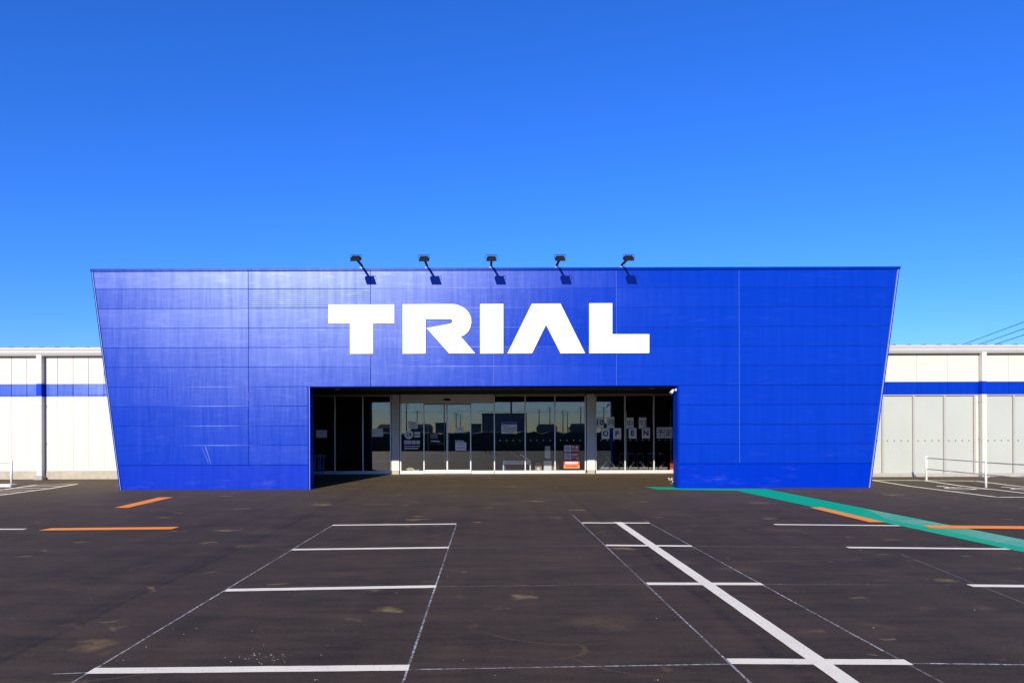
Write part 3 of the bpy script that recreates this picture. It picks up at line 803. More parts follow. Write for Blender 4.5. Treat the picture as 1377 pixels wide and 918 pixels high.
window_bay(mx_); window_bay(mx2)
nxt = mx2[-1]
MB().box(mx_[-1] + .033, mx2[0] - .033, YW + .02, YW + .1, zw0 + .056, zR_b0 - .036).build('window_post', M['pipe'], store)
while nxt < XR1 - 6:
    window_bay([nxt + .25 + j * 1.075 for j in range(5)])
    MB().box(nxt + .033, nxt + .217, YW + .02, YW + .1, zw0 + .056, zR_b0 - .036).build('window_post', M['pipe'], store)
    nxt += .25 + 4 * 1.075
# gutters
for x0, x1 in ((XL0, PX0 + .2), (PX1 - .2, XR1)):
    y0, y1 = YW - .20, YW + .02
    prof = [(y1, z_gb + .02), (y0 + .05, z_gb), (y0 + .02, z_gb + .05), (y0, z_gb + .10), (y0, z_gt - .085), (y0 - .02, z_gt - .08), (y0 - .02, z_gt), (y0 + .015, z_gt), (y0 + .015, z_gt - .05), (y1, z_gt - .06)]
    n = len(prof); m = MB()
    m.add([(x0, y, z) for y, z in prof] + [(x1, y, z) for y, z in prof], [(k, (k + 1) % n, (k + 1) % n + n, k + n) for k in range(n)] + [tuple(reversed(range(n))), tuple(range(n, 2 * n))])
    m.build('gutter', M['gutter'], store)
    # folded roof sheet with raised ribs
    rm = MB(); x = x0
    rp = 20.4 * YW / F
    yA, yB, zA, zB = YW - .13, 62.0, z_gt - .02, z_gt + 1.0
    rm.add([(x0, yA, zA), (x1, yA, zA), (x1, yB, zB), (x0, yB, zB)], [(0, 1, 2, 3)])
    x = math.floor(x0 / rp) * rp + (X_at(1236, YW, 460) % rp)
    while x < x1 - .3:
        if x > x0:
            vs = []
            for (y, z) in ((yA, zA), (yB, zB)):
                vs += [(x, y, z), (x + .19, y, z), (x + .17, y, z + .055), (x + .10, y, z + .06)]
            rm.add(vs, [(0, 1, 2, 3), (7, 6, 5, 4), (1, 5, 6, 2), (2, 6, 7, 3), (3, 7, 4, 0)])
        x += rp
    rm.build('roof_sheet', M['roof'], store)
# downpipes
def downpipe(px0, px1, band):
    a, b = X_at(px0, YW - .1, 560), X_at(px1, YW - .1, 560); c, r = (a + b) / 2, (b - a) / 2
    seg = [(zg + .12, band[0], 'pipe'), (band[0] + .001, band[1] - .001, 'blue_band'), (band[1], z_gb + .04, 'pipe')]
    dp = None
    for z0, z1, mt in seg:
        m = MB().bbox(c - r, c + r, YW - .19, YW - .02, z0, z1, .012)
        o = m.build('downpipe', M[mt], store)
    for z in (zg + 1.3, zg + 2.6):
        MB().box(c - r - .012, c + r + .012, YW - .20, YW - .004, z, z + .04).build('pipe_clamp', M['pipe'], store)
    MB().bbox(c - r - .05, c + r + .05, YW - .26, YW - .021, zg - .05, zg + .118, .015).build('pipe_footing', M['concrete_grey'], store)
downpipe(50.8, 58.2, (z_b0, z_b1))
downpipe(1318.6, 1325.0, (zR_b0, zR_b1))
# hidden rest of the building so that light stays out
MB().box(XL0, XL0 + .2, YW + .26, 60, 0, z_gb).build('side_wall', M['wall_white'], store)
MB().box(XR1 - .2, XR1, YW + .56, 60, 0, z_gb).build('side_wall', M['wall_white'], store)
MB().box(XL0 + .21, XR1 - .21, 59.8, 60, 0, z_gb).build('rear_wall', M['wall_white'], store)

# ------------------------------------------------------------------ entrance glazing
zs0 = gz(YG)
zs1 = Z_at(655, 632.4, YG)
zg1 = Z_at(655, 531.5, YG)
glaz = thing('entrance_glazing', 'glazed entrance front with sliding doors set back inside the blue portal', 'glass front', loc=(0, YG, zs0))
def gx(p): return X_at(p, YG, 585)
cols_px = [374, 412, 450.4, 488, 525.3]
doors_px = [538.8, 570.2, 601.4, 633.0, 664.8]
fix_px = [664.8, 706.2, 746.2, 787.0]
right_px = [801.2, 840.4, 879.2, 918, 957, 996]
MW = .022
MB().box(PX0 + .16, PX1 - .16, YG - .03, YG + .09, zs0 - .08, zs0 + .012).build('threshold', M['concrete_grey'], glaz)
def fr_box(name, x0, x1, z0, z1, mt='alu', d0=-.03, d1=.05):
    return MB().bbox(x0, x1, YG + d0, YG + d1, z0, z1, .004).build(name, M[mt], glaz)
def pane(x0, x1, z0, z1, y=0.0, nm='window_pane', dots=False):
    o = MB().box(x0, x1, YG + y, YG + y + .010, z0, z1).build(nm, M['glass'], glaz)
    if dots:
        zd = Z_at(655, 592.0, YG)
        for j in range(4):
            cx = x0 + (x1 - x0) * (0.17 + 0.225 * j)
            ring = [(cx + .022 * math.cos(2 * math.pi * q / 8), zd + .022 * math.sin(2 * math.pi * q / 8)) for q in range(8)]
            MB().prism(ring, YG + y - .004, YG + y - .001).build('warning_dot', M['paper'], o)
def bay(pxs, dots=False):
    xsb = [gx(p) for p in pxs]
    fr_box('bottom_rail', xsb[0], xsb[-1], zs0 + .014, zs1)
    fr_box('top_rail', xsb[0], xsb[-1], zg1 - .03, zg1 + .04, 'alu_dark')
    for x in xsb:
        fr_box('mullion', x - MW, x + MW, zs1 + .001, zg1 - .031, 'alu', -.034, .054)
    for i in range(len(xsb) - 1):
        pane(xsb[i] + MW + .001, xsb[i + 1] - MW - .001, zs1 + .001, zg1 - .031, 0, 'window_pane', dots)
bay(cols_px); bay(fix_px, True); bay(right_px, True)
# wall infill at the ends
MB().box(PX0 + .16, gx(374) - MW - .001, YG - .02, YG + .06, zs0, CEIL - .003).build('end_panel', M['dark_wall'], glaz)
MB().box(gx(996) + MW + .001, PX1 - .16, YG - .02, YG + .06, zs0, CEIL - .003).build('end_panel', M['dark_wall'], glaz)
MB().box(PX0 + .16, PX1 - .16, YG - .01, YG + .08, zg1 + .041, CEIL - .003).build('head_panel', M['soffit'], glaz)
# round of columns
for a, b in ((526.8, 537.3), (788.8, 799.8)):
    MB().bbox(gx(a), gx(b), YG - .11, YG + .16, zs0 + .12, zg1 + .04, .015).build('column', M['column'], glaz)
    MB().bbox(gx(a) + .01, gx(b) - .01, YG - .10, YG + .15, zs0 - .02, zs0 + .119, .01).build('column_base', M['concrete'], glaz)
# sliding door set
xd = [gx(p) for p in doors_px]
zh0 = Z_at(600, 542.0, YG)
fr_box('door_header', xd[0], xd[-1] - MW - .002, zh0, zg1 + .04, 'column', -.09, .08)
fr_box('door_sensor', gx(597), gx(606), Z_at(600, 538.6, YG), Z_at(600, 535.8, YG), 'lamp_dark', -.12, -.091)
fr_box('side_light_frame', xd[0] - MW, xd[0] + MW, zs0 + .014, zh0 - .002, 'alu')
fr_box('side_light_frame', xd[0] + MW + .001, xd[1] - MW - .001, zs0 + .014, zs1, 'alu')
fr_box('side_light_frame', xd[3] + MW + .001, xd[4] - MW - .001, zs0 + .014, zs1, 'alu')
pane(xd[0] + MW + .001, xd[1] - .002, zs1 + .001, zh0 - .002, .006, 'side_light')
pane(xd[3] + .002, xd[4] - MW - .001, zs1 + .001, zh0 - .002, .006, 'side_light')
for a, b in ((xd[1], xd[2] - .004), (xd[2] + .004, xd[3])):
    dr = MB()
    dr.bbox(a - .02, a + .024, YG - .075, YG - .035, zs0 + .03, zh0 - .002, .003)
    dr.bbox(b - .024, b + .02 if b < xd[2] + .01 and False else b + (.0 if b < xd[2] else .02), YG - .075, YG - .035, zs0 + .03, zh0 - .002, .003)
    d_ = dr.build('door_stile', M['alu'], glaz)
    fr = MB().bbox(a + .025, b - .025, YG - .075, YG - .035, zs0 + .03, zs1 + .035, .003).build('door_rail', M['alu'], glaz)
    MB().bbox(a + .025, b - .025, YG - .073, YG - .037, zh0 - .06, zh0 - .004, .003).build('door_rail', M['alu_dark'], glaz)
    MB().box(a + .025, b - .025, YG - .06, YG - .05, zs1 + .036, zh0 - .061).build('door_pane', M['glass'], glaz)
# interior shell
interior = thing('entrance_lobby', 'dark unlit lobby seen through the entrance glass', 'room', loc=(0, YG + 4, 0))
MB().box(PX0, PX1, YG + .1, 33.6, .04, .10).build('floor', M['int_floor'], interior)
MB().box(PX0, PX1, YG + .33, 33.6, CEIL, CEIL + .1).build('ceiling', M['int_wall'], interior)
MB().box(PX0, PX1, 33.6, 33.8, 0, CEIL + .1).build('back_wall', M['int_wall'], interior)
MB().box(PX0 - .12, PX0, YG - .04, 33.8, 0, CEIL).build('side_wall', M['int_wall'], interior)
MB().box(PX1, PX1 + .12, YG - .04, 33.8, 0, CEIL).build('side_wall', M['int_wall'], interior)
# inner sliding door frame seen through the glass
ifr = MB()
iy = 29.2
for p0, p1, q0, q1 in ((576, 594, 0, 0),):
    xa_, xb_ = X_at(575, iy), X_at(597, iy)
    for x in (xa_, xb_, xb_ + .18): ifr.box(x, x + .045, iy, iy + .05, .1, 2.35)
    for z in (.75, 1.15, 2.31): ifr.box(xa_ + .046, xb_ - .001, iy + .002, iy + .048, z, z + .035)
ifr.build('inner_door_frame', M['alu_dark'], interior)

# ================================================================== NOTICES ON THE GLASS
def sheet(px0, px1, py0, py1, label, name='notice_sheet', cat='notice', group=None, mat='paper', y=None, t=.004):
    y = YG - .012 if y is None else y
    a, b = at(px0, py1, y), at(px1, py0, y)
    th = thing(name, label, cat, group, ((a.x + b.x) / 2, y, a.z))
    MB().box(a.x, b.x, y, y + t, a.z, b.z).build('sheet', M[mat], th)
    return th, a, b, y
chars = [('1', 800.6, 806.0, 560.2, 575.2, None), ('0', 806.2, 811.6, 560.2, 575.2, None), ('月', 816, 826, 560.2, 575.2, None), ('中', 842, 852, 561.2, 576.2, None), ('旬', 859, 869, 561, 576, None),
         ('O', 809, 819.6, 575.4, 590, None), ('P', 824.6, 835.2, 575.4, 590, None), ('E', 845.4, 856, 574.8, 589.4, None), ('N', 863.2, 874, 574.6, 589.2, None), ('予', 883, 893.2, 574, 589, None), ('定', 893.8, 904.2, 574, 589, None)]
lab = {'1': 'white sheet with the digit 1 at the edge of the window beside the right column', '0': 'white sheet with the digit 0 in the right entrance window', '月': 'white sheet with the character for month in the upper row',
       '中': 'white sheet with the character for middle in the upper row', '旬': 'white sheet with a black character, last of the upper row', 'O': 'white sheet with the black letter O in the right entrance window', 'P': 'white sheet with the black letter P in the right entrance window',
       'E': 'white sheet with the black letter E in the right entrance window', 'N': 'white sheet with the black letter N in the right entrance window', '予': 'white sheet with a black character, left of the two by the right jamb', '定': 'white sheet with a black character, nearest the right jamb'}
for ch, a0, a1, b0, b1, _ in chars:
    th, a, b, y = sheet(a0, a1, b0, b1, lab[ch], 'letter_sheet', 'sheet', 'sheets spelling the opening notice')
    hgt = (b.z - a.z) * (0.50 if ch in 'OPEN10' else 0.58)
    text_at('character', ch, hgt, ((a.x + b.x) / 2, y - .004, (a.z + b.z) / 2), M['ink'], th, 0.035 if ch in 'OPEN10' else 0.005, .001)
def text_rows(th, a, b, y, rows, mat='ink_grey', margin=.12):
    w, h = b.x - a.x, b.z - a.z
    for z, hh, l, r in rows:
        x = a.x + w * l
        m = MB()
        while x < a.x + w * r:
            dx = random.uniform(.012, .03)
            m.box(x, min(x + dx, a.x + w * r), y - .004, y - .001, a.z + h * z, a.z + h * (z + hh))
            x += dx + random.uniform(.005, .012)
        m.build('print_row', M[mat], th)
sheet(424.8, 439.6, 578, 588.2, 'plain grey sheet taped to the darkest left entrance pane')
sheet(500, 515, 575.8, 587, 'plain pale sheet on the left entrance pane beside the column')
th, a, b, y = sheet(674.3, 695, 567.5, 582.8, 'white notice with a blue heading on the middle pane')
MB().box(a.x + .004, b.x - .004, y - .005, y - .001, b.z - .085, b.z - .006).build('heading', M['ink_blue'], th)
text_rows(th, a, b, y, [(.62, .07, .06, .5), (.48, .08, .1, .92), (.34, .08, .1, .95), (.2, .08, .08, .9), (.07, .06, .3, .8)])
th, a, b, y = sheet(612.3, 627, 594.5, 605.3, 'white notice below small white lettering on the right sliding door', y=YG - .082)
text_rows(th, a, b, y, [(.66, .13, .12, .88), (.28, .12, .12, .9)])
th, a, b, y = sheet(613, 623.5, 574.6, 581.6, 'small white sticker on the upper part of the right sliding door', y=YG - .082)
text_rows(th, a, b, y, [(.6, .15, .3, .8)])
th, a, b, y = sheet(578.6, 588.6, 583, 589.4, 'dim grey card hanging behind the left sliding door', mat='cart_grey', y=YG + .05)
th, a, b, y = sheet(548.6, 561.4, 566, 576.2, 'white printed sheet above the round sticker on the left side light')
text_rows(th, a, b, y, [(.68, .1, .2, .8), (.42, .1, .25, .9), (.15, .12, .3, .8)])
for px, lb in ((585.5, 'small white lettering stuck on the left sliding door'), (618, 'small white lettering stuck on the right sliding door')):
    yy = YG - .082
    th = thing('door_lettering', lb, 'lettering', 'small letterings on the sliding doors', (X_at(px, yy), yy, Z_at(px, 593, yy)))
    k = .052
    for q in LETTERS:
        cx_ = (LETTERS[0][0][0] + LETTERS[-1][0][0]) / 2
        pts = [((x - (-0.0)) * 0, 0) for x, z in q]
        x_mid = (min(p[0] for p in LETTERS[0]) + max(p[0] for p in LETTERS[-1])) / 2
        z_mid = (min(p[1] for p in LETTERS[0]) + max(p[1] for p in LETTERS[0])) / 2
        k = (12.5 * yy / F) / (max(p[0] for p in LETTERS[-1]) - min(p[0] for p in LETTERS[0]))
        MB().prism([((x - x_mid) * k + X_at(px, yy), (z - z_mid) * k + Z_at(px, 593, yy)) for x, z in q], yy, yy + .004).build('letter', M['sign_white'], th)
# round sticker with the opening hours
yy = YG - .006
stk = thing('hours_sticker', 'round white sticker with the number 24 on the left side light', 'sticker', loc=(gx(550), yy, 1.5))
c = at(549.6, 584, yy); rr = .168
MB().prism([(c.x + rr * math.cos(2 * math.pi * q / 32), c.z + rr * math.sin(2 * math.pi * q / 32)) for q in range(32)], yy, yy + .004).build('disc', M['paper'], stk)
text_at('number', '24', .155, (c.x, yy - .003, c.z), M['ink'], stk, .012, .001)
for j, px in enumerate((545.8, 551.0, 556.6, 562.2)):
    q = at(px, 594.4, yy)
    t_ = thing('pictogram_sticker', ['first pictogram sticker from the left below the round sticker', 'second pictogram sticker below the round sticker', 'third pictogram sticker below the round sticker', 'rightmost pictogram sticker below the round sticker'][j], 'sticker', 'pictogram stickers on the side light', (q.x, yy, q.z))
    MB().bbox(q.x - .064, q.x + .064, yy, yy + .004, q.z - .068, q.z + .068, .0015).build('plate', M['paper'], t_)
    m = MB(); m.box(q.x - .03, q.x + .03, yy - .003, yy - .001, q.z - .012 + .01 * j, q.z + .012 + .01 * j); m.box(q.x - .014, q.x + .016, yy - .003, yy - .001, q.z - .045, q.z - .016)
    m.build('pictogram', M['ink_grey'], t_)
for (p0, p1, q0, q1, lb) in ((557.2, 564.8, 580.6, 587.8, 'small white sticker to the right of the round sticker'), (543.6, 564.8, 599.0, 600.4, 'thin white strip of small print below the pictograms'), (543.6, 562.5, 601.8, 603.6, 'second white strip of small print below the pictograms')):
    th, a, b, y = sheet(p0, p1, q0, q1, lb, 'print_sticker', 'sticker', y=yy)
    text_rows(th, a, b, y, [(.3, .35, .05, .9)])
# red poster
th, a, b, y = sheet(758, 779.3, 597.8, 629.6, 'red warning poster with two prohibition signs and an orange foot', 'poster', 'poster', mat='red', y=YG - .014)
w, h = b.x - a.x, b.z - a.z
MB().box(a.x + .003, b.x - .003, y - .004, y - .001, a.z + .004, a.z + h * .14).build('orange_foot', M['orange'], th)
for zc in (.84, .51):
    MB().box(a.x + w * .05, a.x + w * .47, y - .004, y - .001, a.z + h * (zc - .13), a.z + h * (zc + .13)).build('white_square', M['paper'], th)
    cx_, cz_ = a.x + w * .26, a.z + h * zc
    m = MB(); n = 20
    for i in range(n):
        a0, a1 = 2 * math.pi * i / n, 2 * math.pi * (i + 1) / n
        m.flat([(cx_ + r_ * math.cos(t), y - .006, cz_ + r_ * math.sin(t)) for r_, t in ((.095, a0), (.095, a1), (.07, a1), (.07, a0))][::-1])
    m.obox((cx_, y - .0055, cz_), .17, .002, .022, Matrix.Rotation(R(40), 3, 'Y'))
    m.obox((cx_, y - .0055, cz_), .08, .002, .03, Matrix.Rotation(R(-30), 3, 'Y'))
    m.build('prohibition_sign', M['ink_grey'], th)
cx_, cz_ = a.x + w * .82, a.z + h * .89
MB().prism([(cx_ + .05 * math.cos(2 * math.pi * q / 16), cz_ + .05 * math.sin(2 * math.pi * q / 16)) for q in range(16)], y - .004, y - .001).build('white_disc', M['paper'], th)
text_rows(th, a, b, y, [(.86, .09, .53, .66), (.74, .05, .53, .95), (.55, .08, .53, .92), (.45, .04, .53, .95), (.38, .05, .80, .92), (.19, .09, .1, .9), (.06, .05, .12, .9)], 'paper')

# ================================================================== THINGS IN THE LOBBY
# barrier / stand frame
yb = YG + .35
def L(px, py, Y=yb): return at(px, py, Y)
bs = thing('barrier_stand', 'low white tubular stand behind the middle pane', 'stand', loc=(L(695, 636).x, yb, .1))
xa_, xb_ = L(677, 630).x, L(713, 630).x
for x in (xa_, xb_):
    MB().box(x - .022, x + .022, yb, yb + .04, .10, L(690, 619.6).z - .026).build('post', M['white'], bs)
for py in (620.2, 622.9):
    z = L(690, py).z
    MB().box(xa_ - .021, xb_ + .021, yb + .002, yb + .038, z - .024, z + .024).build('rail', M['white'], bs)
MB().box(xa_ + .03, xb_ - .03, yb - .06, yb + .3, .101, .15).build('base', M['white'], bs)
MB().tube([L(685.5, 608), L(705, 619.3)], .012, 8).build('bar', M['steel'], bs)
cb = thing('blue_hose', 'bright blue hose hanging through the low white stand', 'hose', loc=(L(678, 636).x, yb + .1, .1))
MB().tube([L(675.6, 607.5, yb + .2), L(676.6, 615, yb + .16), L(678.5, 626, yb + .1), L(680.3, 634.2, yb + .08)], .016, 8).build('hose', M['cart_blue'], cb)
# cartons
for (p0, p1, q0, lb) in ((719.6, 728.6, 624.3, 'brown cardboard box with a white label beside the white dispenser'), (743, 751, 622.6, 'brown cardboard box to the right of the white dispenser')):
    yc = YG + .45
    a, b = at(p0, q0, yc), at(p1, q0, yc)
    ct = thing('cardboard_box', lb, 'box', 'boxes in the lobby', ((a.x + b.x) / 2, yc, .1))
    MB().bbox(a.x, b.x, yc, yc + .28, .10, a.z, .004).build('carton', M['carton'], ct)
    MB().box(a.x + .02, b.x - .02, yc + .12, yc + .16, a.z + .001, a.z + .004).build('tape', M['cream'], ct)
    if p0 < 730:
        MB().box(a.x + .07, b.x - .07, yc - .004, yc - .001, .22, .31).build('label_patch', M['paper'], ct)
        MB().bbox(a.x + .03, b.x - .03, yc + .05, yc + .25, a.z + .006, a.z + .07, .02).build('bag', M['cart_grey'], ct)
# dispenser
yd = YG + .40
a, b = at(731.4, 620, yd), at(742.0, 620, yd)
ds = thing('dispenser_stand', 'white upright dispenser with a narrow rounded head in the lobby', 'dispenser', loc=((a.x + b.x) / 2, yd, .1))
MB().bbox(a.x, b.x, yd, yd + .26, .10, at(736, 619.2, yd).z, .012).build('cabinet', M['white'], ds)
MB().bbox(a.x + .05, b.x - .05, yd + .08, yd + .2, at(736, 619.1, yd).z + .001, at(736, 616.4, yd).z, .006).build('neck', M['ink'], ds)
MB().bbox(a.x + .045, b.x - .045, yd + .05, yd + .2, at(736, 616.3, yd).z, at(736, 599.2, yd).z, .03).build('head', M['white'], ds)
# pile of cream packets and mounds
pl = [(541.5, 563, 635.6, 9, 26), (647, 655, 635.8, 1, 4), (656, 662, 635.8, 1, 3)]
lbs = ['heap of cream wrapped packets on the floor behind the left side light', 'small cream bundle on the lobby floor, the left one', 'small cream bundle on the lobby floor, the right one']
for (p0, p1, q, hh, n), lb in zip(pl, lbs):
    yp = YG + .35
    a, b = at(p0, q, yp), at(p1, q, yp)
    hp = thing('packet_heap', lb, 'packets', 'packets on the lobby floor', ((a.x + b.x) / 2, yp, .1))
    w = b.x - a.x
    for i in range(n):
        t = random.uniform(.1, .9); lev = random.random() ** 1.3 * (1 - abs(2 * t - 1)) * hh * .026
        cc = Vector((a.x + w * t, yp + random.uniform(0, .3), .135 + lev))
        ang = R(random.uniform(-32, 32)); ln = min(.11, w * .3)
        dv = Vector((math.cos(ang) * ln, random.uniform(-.05, .05), math.sin(ang) * ln * .8))
        pk = MB().tube([cc - dv, cc - dv * .8, cc + dv * .8, cc + dv], [.012, .03, .03, .012], 8).build('packet', M['cream'], hp)
        if i % 3 == 0: MB().tube([cc + dv * .82, cc + dv * 1.06], [.031, .016], 8).build('cap', M['orange'], pk)
for px, lb in ((668.5, 'small orange cap on the lobby floor beside the white stand'),):
    yp = YG + .3; q = at(px, 636, yp)
    o = MB().tube([(q.x, yp, .101), (q.x, yp, .15), (q.x, yp, .165)], [.045, .04, .01], 10).build('orange_cap', M['orange'])
    tag(o, lb, 'cap')
# shopping carts
def cart(px0, px1, i):
    yc = YG + .12
    a, b = at(px0, 634.6, yc), at(px1, 634.6, yc)
    w = b.x - a.x; cx_ = (a.x + b.x) / 2
    ords = ['first', 'second', 'third', 'fourth', 'fifth', 'sixth', 'seventh']
    t = thing('shopping_cart', '%s shopping cart from the right column, its grey basket against the window' % ords[i], 'cart', 'shopping carts parked behind the right windows', (cx_, yc, .1))
    zt_, zb_ = at(px0, 628.2, yc).z, .19
    m = MB()
    # tapered open basket: four thin walls and a floor
    o = [(cx_ - w / 2, yc), (cx_ + w / 2, yc), (cx_ + w / 2, yc + .55), (cx_ - w / 2, yc + .55)]
    n = [(cx_ - w * .42, yc + .03), (cx_ + w * .42, yc + .03), (cx_ + w * .42, yc + .5), (cx_ - w * .42, yc + .5)]
    s = .012
    oi_ = [(cx_ - w / 2 + s, yc + s), (cx_ + w / 2 - s, yc + s), (cx_ + w / 2 - s, yc + .55 - s), (cx_ - w / 2 + s, yc + .55 - s)]
    vs = [(x, y, zt_) for x, y in o] + [(x, y, zb_) for x, y in n] + [(x, y, zt_) for x, y in oi_] + [(x, y, zb_ + .01) for x, y in n]
    fs = [(k, k + 4, (k + 1) % 4 + 4, (k + 1) % 4) for k in range(4)] + [(k + 8, (k + 1) % 4 + 8, (k + 1) % 4 + 12, k + 12) for k in range(4)]
    fs += [(k, (k + 1) % 4, (k + 1) % 4 + 8, k + 8) for k in range(4)] + [(4, 7, 6, 5), (12, 13, 14, 15)]
    m.add(vs, fs)
    bk = m.build('basket', M['cart_grey'], t)
    for zz in (.3, .6):
        z = zb_ + (zt_ - zb_) * zz
        ww = w * (.42 + .08 * zz)
        MB().box(cx_ - ww * .9, cx_ + ww * .9, yc + .03 - .03 * zz - .009, yc + .03 - .03 * zz - .001, z - .012, z + .012).build('rib', M['cart_dark'], bk)
    sk = random.uniform(-.16, .22)
    for sgn in (-1, 1):
        x = cx_ + sgn * w * .36
        MB().tube([(x, yc + .5, .20), (x + sk * .5, yc + .62, .5), (x + sk, yc + .74, .80)], .013, 8).build('frame_tube', M['cart_steel'], t)
        for dy in (.06, .46):
            MB().tube([(x - .012, yc + dy, .145), (x + .012, yc + dy, .145)], .044, 12).build('wheel', M['cart_dark'], t)
    MB().tube([(cx_ - w * .42 + sk, yc + .745, .815), (cx_ + w * .42 + sk, yc + .745, .815)], .018, 8).build('handle', M['cart_blue'] if i % 2 else M['cart_steel'], t)
    # child seat flap leaning out of the basket
    MB().obox((cx_ + sk * .3, yc + .30, zt_ + .10), w * .16, .012, .30, Matrix.Rotation(R(-40 if i % 3 else 38), 3, 'Y')).build('seat_flap', M['cart_steel'], t)
for i, (p0, p1) in enumerate(((807.6, 819), (821, 831.8), (833.8, 844.4), (846, 857.4), (860, 871.6), (872.8, 884), (886.2, 897.8))):
    cart(p0, p1, i)
# standing red sign near the jamb, inside the glass
ysg = YG + .22
a, b = at(901, 634.8, ysg), at(912, 617.2, ysg)
sg = thing('standing_sign', 'small red and orange standing sign behind the window by the right jamb', 'sign', loc=(a.x, ysg, .1))
MB().box(a.x, b.x, ysg, ysg + .02, a.z + .16, b.z).build('red_board', M['red'], sg)
MB().box(a.x, b.x, ysg, ysg + .02, .102, a.z + .158).build('orange_foot', M['orange'], sg)
# tall thin poles in the lobby
for px, Yp, lb in ((902, YG + 1.2, 'thin grey post in the lobby behind the last window sheets'), (842.6, YG + 1.5, 'thin grey post in the lobby between the letters P and E')):
    q = at(px, 600, Yp)
    ps = thing('lobby_post', lb, 'post', 'thin posts in the lobby', (q.x, Yp, .1))
    MB().box(q.x - .02, q.x + .02, Yp, Yp + .04, .12, 2.5).build('shaft', M['column'], ps)
    MB().bbox(q.x - .12, q.x + .12, Yp - .1, Yp + .14, .10, .119, .005).build('foot', M['column'], ps)

# ================================================================== THINGS IN THE PORCH
g = gp(427.5, 641.5); yt = g.y
tt = thing('trestle_table', 'narrow trestle table with a brown top in the dark left of the porch', 'table', loc=(g.x, yt, gz(yt)))
z1 = at(427, 612.6, yt).z; z0 = gz(yt)
xa_, xb_ = X_at(420.8, yt), X_at(434.2, yt)
MB().bbox(xa_, xb_, yt - .02, yt + .6, z1 - .03, z1, .004).build('table_top', M['wood'], tt)
for dx, dy in ((-.10, .02), (.09, .02), (-.10, .54), (.09, .54)):
    xm = (xa_ + xb_) / 2 + dx
    MB().tube([(xm - .05, yt + dy, gz(yt + dy)), (xm, yt + dy, z1 - .031)], .016, 8).build('leg', M['cart_blue'], tt)
MB().bbox(xa_ - .02, xb_ + .02, yt + .06, yt + .5, z0 + .30, z0 + .325, .004).build('lower_shelf', M['wood'], tt)
for k in range(5):
    x = xa_ + .03 + k * .065; hh = random.uniform(.025, .06)
    o = MB().bbox(x, x + .05, yt + .1, yt + .2, z1 + .001, z1 + hh, .006).build('small_carton', M[random.choice(['carton', 'wood', 'red'])])
    tag(o, ['leftmost little box', 'second little box from the left', 'middle little box', 'fourth little box from the left', 'rightmost little box'][k] + ' on the trestle table', 'box', 'little boxes on the trestle table')
# flower pot by the right jamb
g = gp(903, 651.5)
fp = thing('flower_pot', 'small pot of pale and pink flowers by the right portal jamb', 'flower pot', loc=(g.x, g.y, gz(g.y)))
MB().tube([(g.x, g.y, g.z), (g.x, g.y, g.z + .07), (g.x, g.y, g.z + .075)], [.045, .06, .05], 14).build('pot', M['terracotta'], fp)
for k in range(26):
    a_ = random.uniform(0, 6.28); r_ = random.uniform(.01, .12); z = g.z + random.uniform(.09, .22)
    p = Vector((g.x + r_ * math.cos(a_), g.y + r_ * math.sin(a_), z))
    MB().tube([(g.x, g.y, g.z + .07), p], .003, 4).build('stem', M['leaf'], fp)
    s = random.uniform(.014, .026); m = MB()
    for j in range(5):
        t = 2 * math.pi * j / 5 + a_
        m.flat([p, p + Vector((math.cos(t) * s, -s * .4, math.sin(t) * s)), p + Vector((math.cos(t + .9) * s, -s * .4, math.sin(t + .9) * s))])
    m.build('flower', M[random.choice(['petal', 'petal_pale', 'leaf', 'petal_pale'])], fp)
# security camera fixed to the right jamb just below the portal head
yc = YF + .07
q = at(903.4, 526.2, yc)
sc_ = thing('security_camera', 'white security camera in the upper right corner of the entrance opening', 'camera', loc=(q.x, yc, q.z))
MB().tube([(OR - .001, yc + .05, q.z + .05), (OR - .022, yc + .05, q.z + .05)], .045, 14).build('mount', M['white'], sc_)
d = Vector((-.55, -.62, -.50)).normalized(); c0 = Vector((q.x + .01, yc, q.z))
MB().tube([(OR - .022, yc + .05, q.z + .05), (q.x + .05, yc + .04, q.z + .05), c0 - d * .03], .015, 8).build('stem', M['white'], sc_)
MB().tube([c0 - d * .08, c0 - d * .07, c0 + d * .09, c0 + d * .095], [.03, .042, .042, .036], 14).build('body', M['white'], sc_)
MB().tube([c0 + d * .096, c0 + d * .102], .028, 14).build('lens', M['ink'], sc_)
for px, py, lb in ((453.5, 524.8, 'square ceiling light at the left end of the porch'), (877.5, 525.8, 'square ceiling light at the right end of the porch')):
    yl = 22.4
    x = X_at(px, yl)
    cl = thing('ceiling_light', lb, 'ceiling light', 'porch ceiling lights', (x, yl, CEIL))
    MB().bbox(x - .07, x + .07, yl - .07, yl + .07, CEIL - .13, CEIL - .001, .008).build('housing', M['alu_dark'], cl)
    MB().box(x - .055, x + .055, yl - .055, yl + .055, CEIL - .136, CEIL - .131).build('diffuser', M['white'], cl)

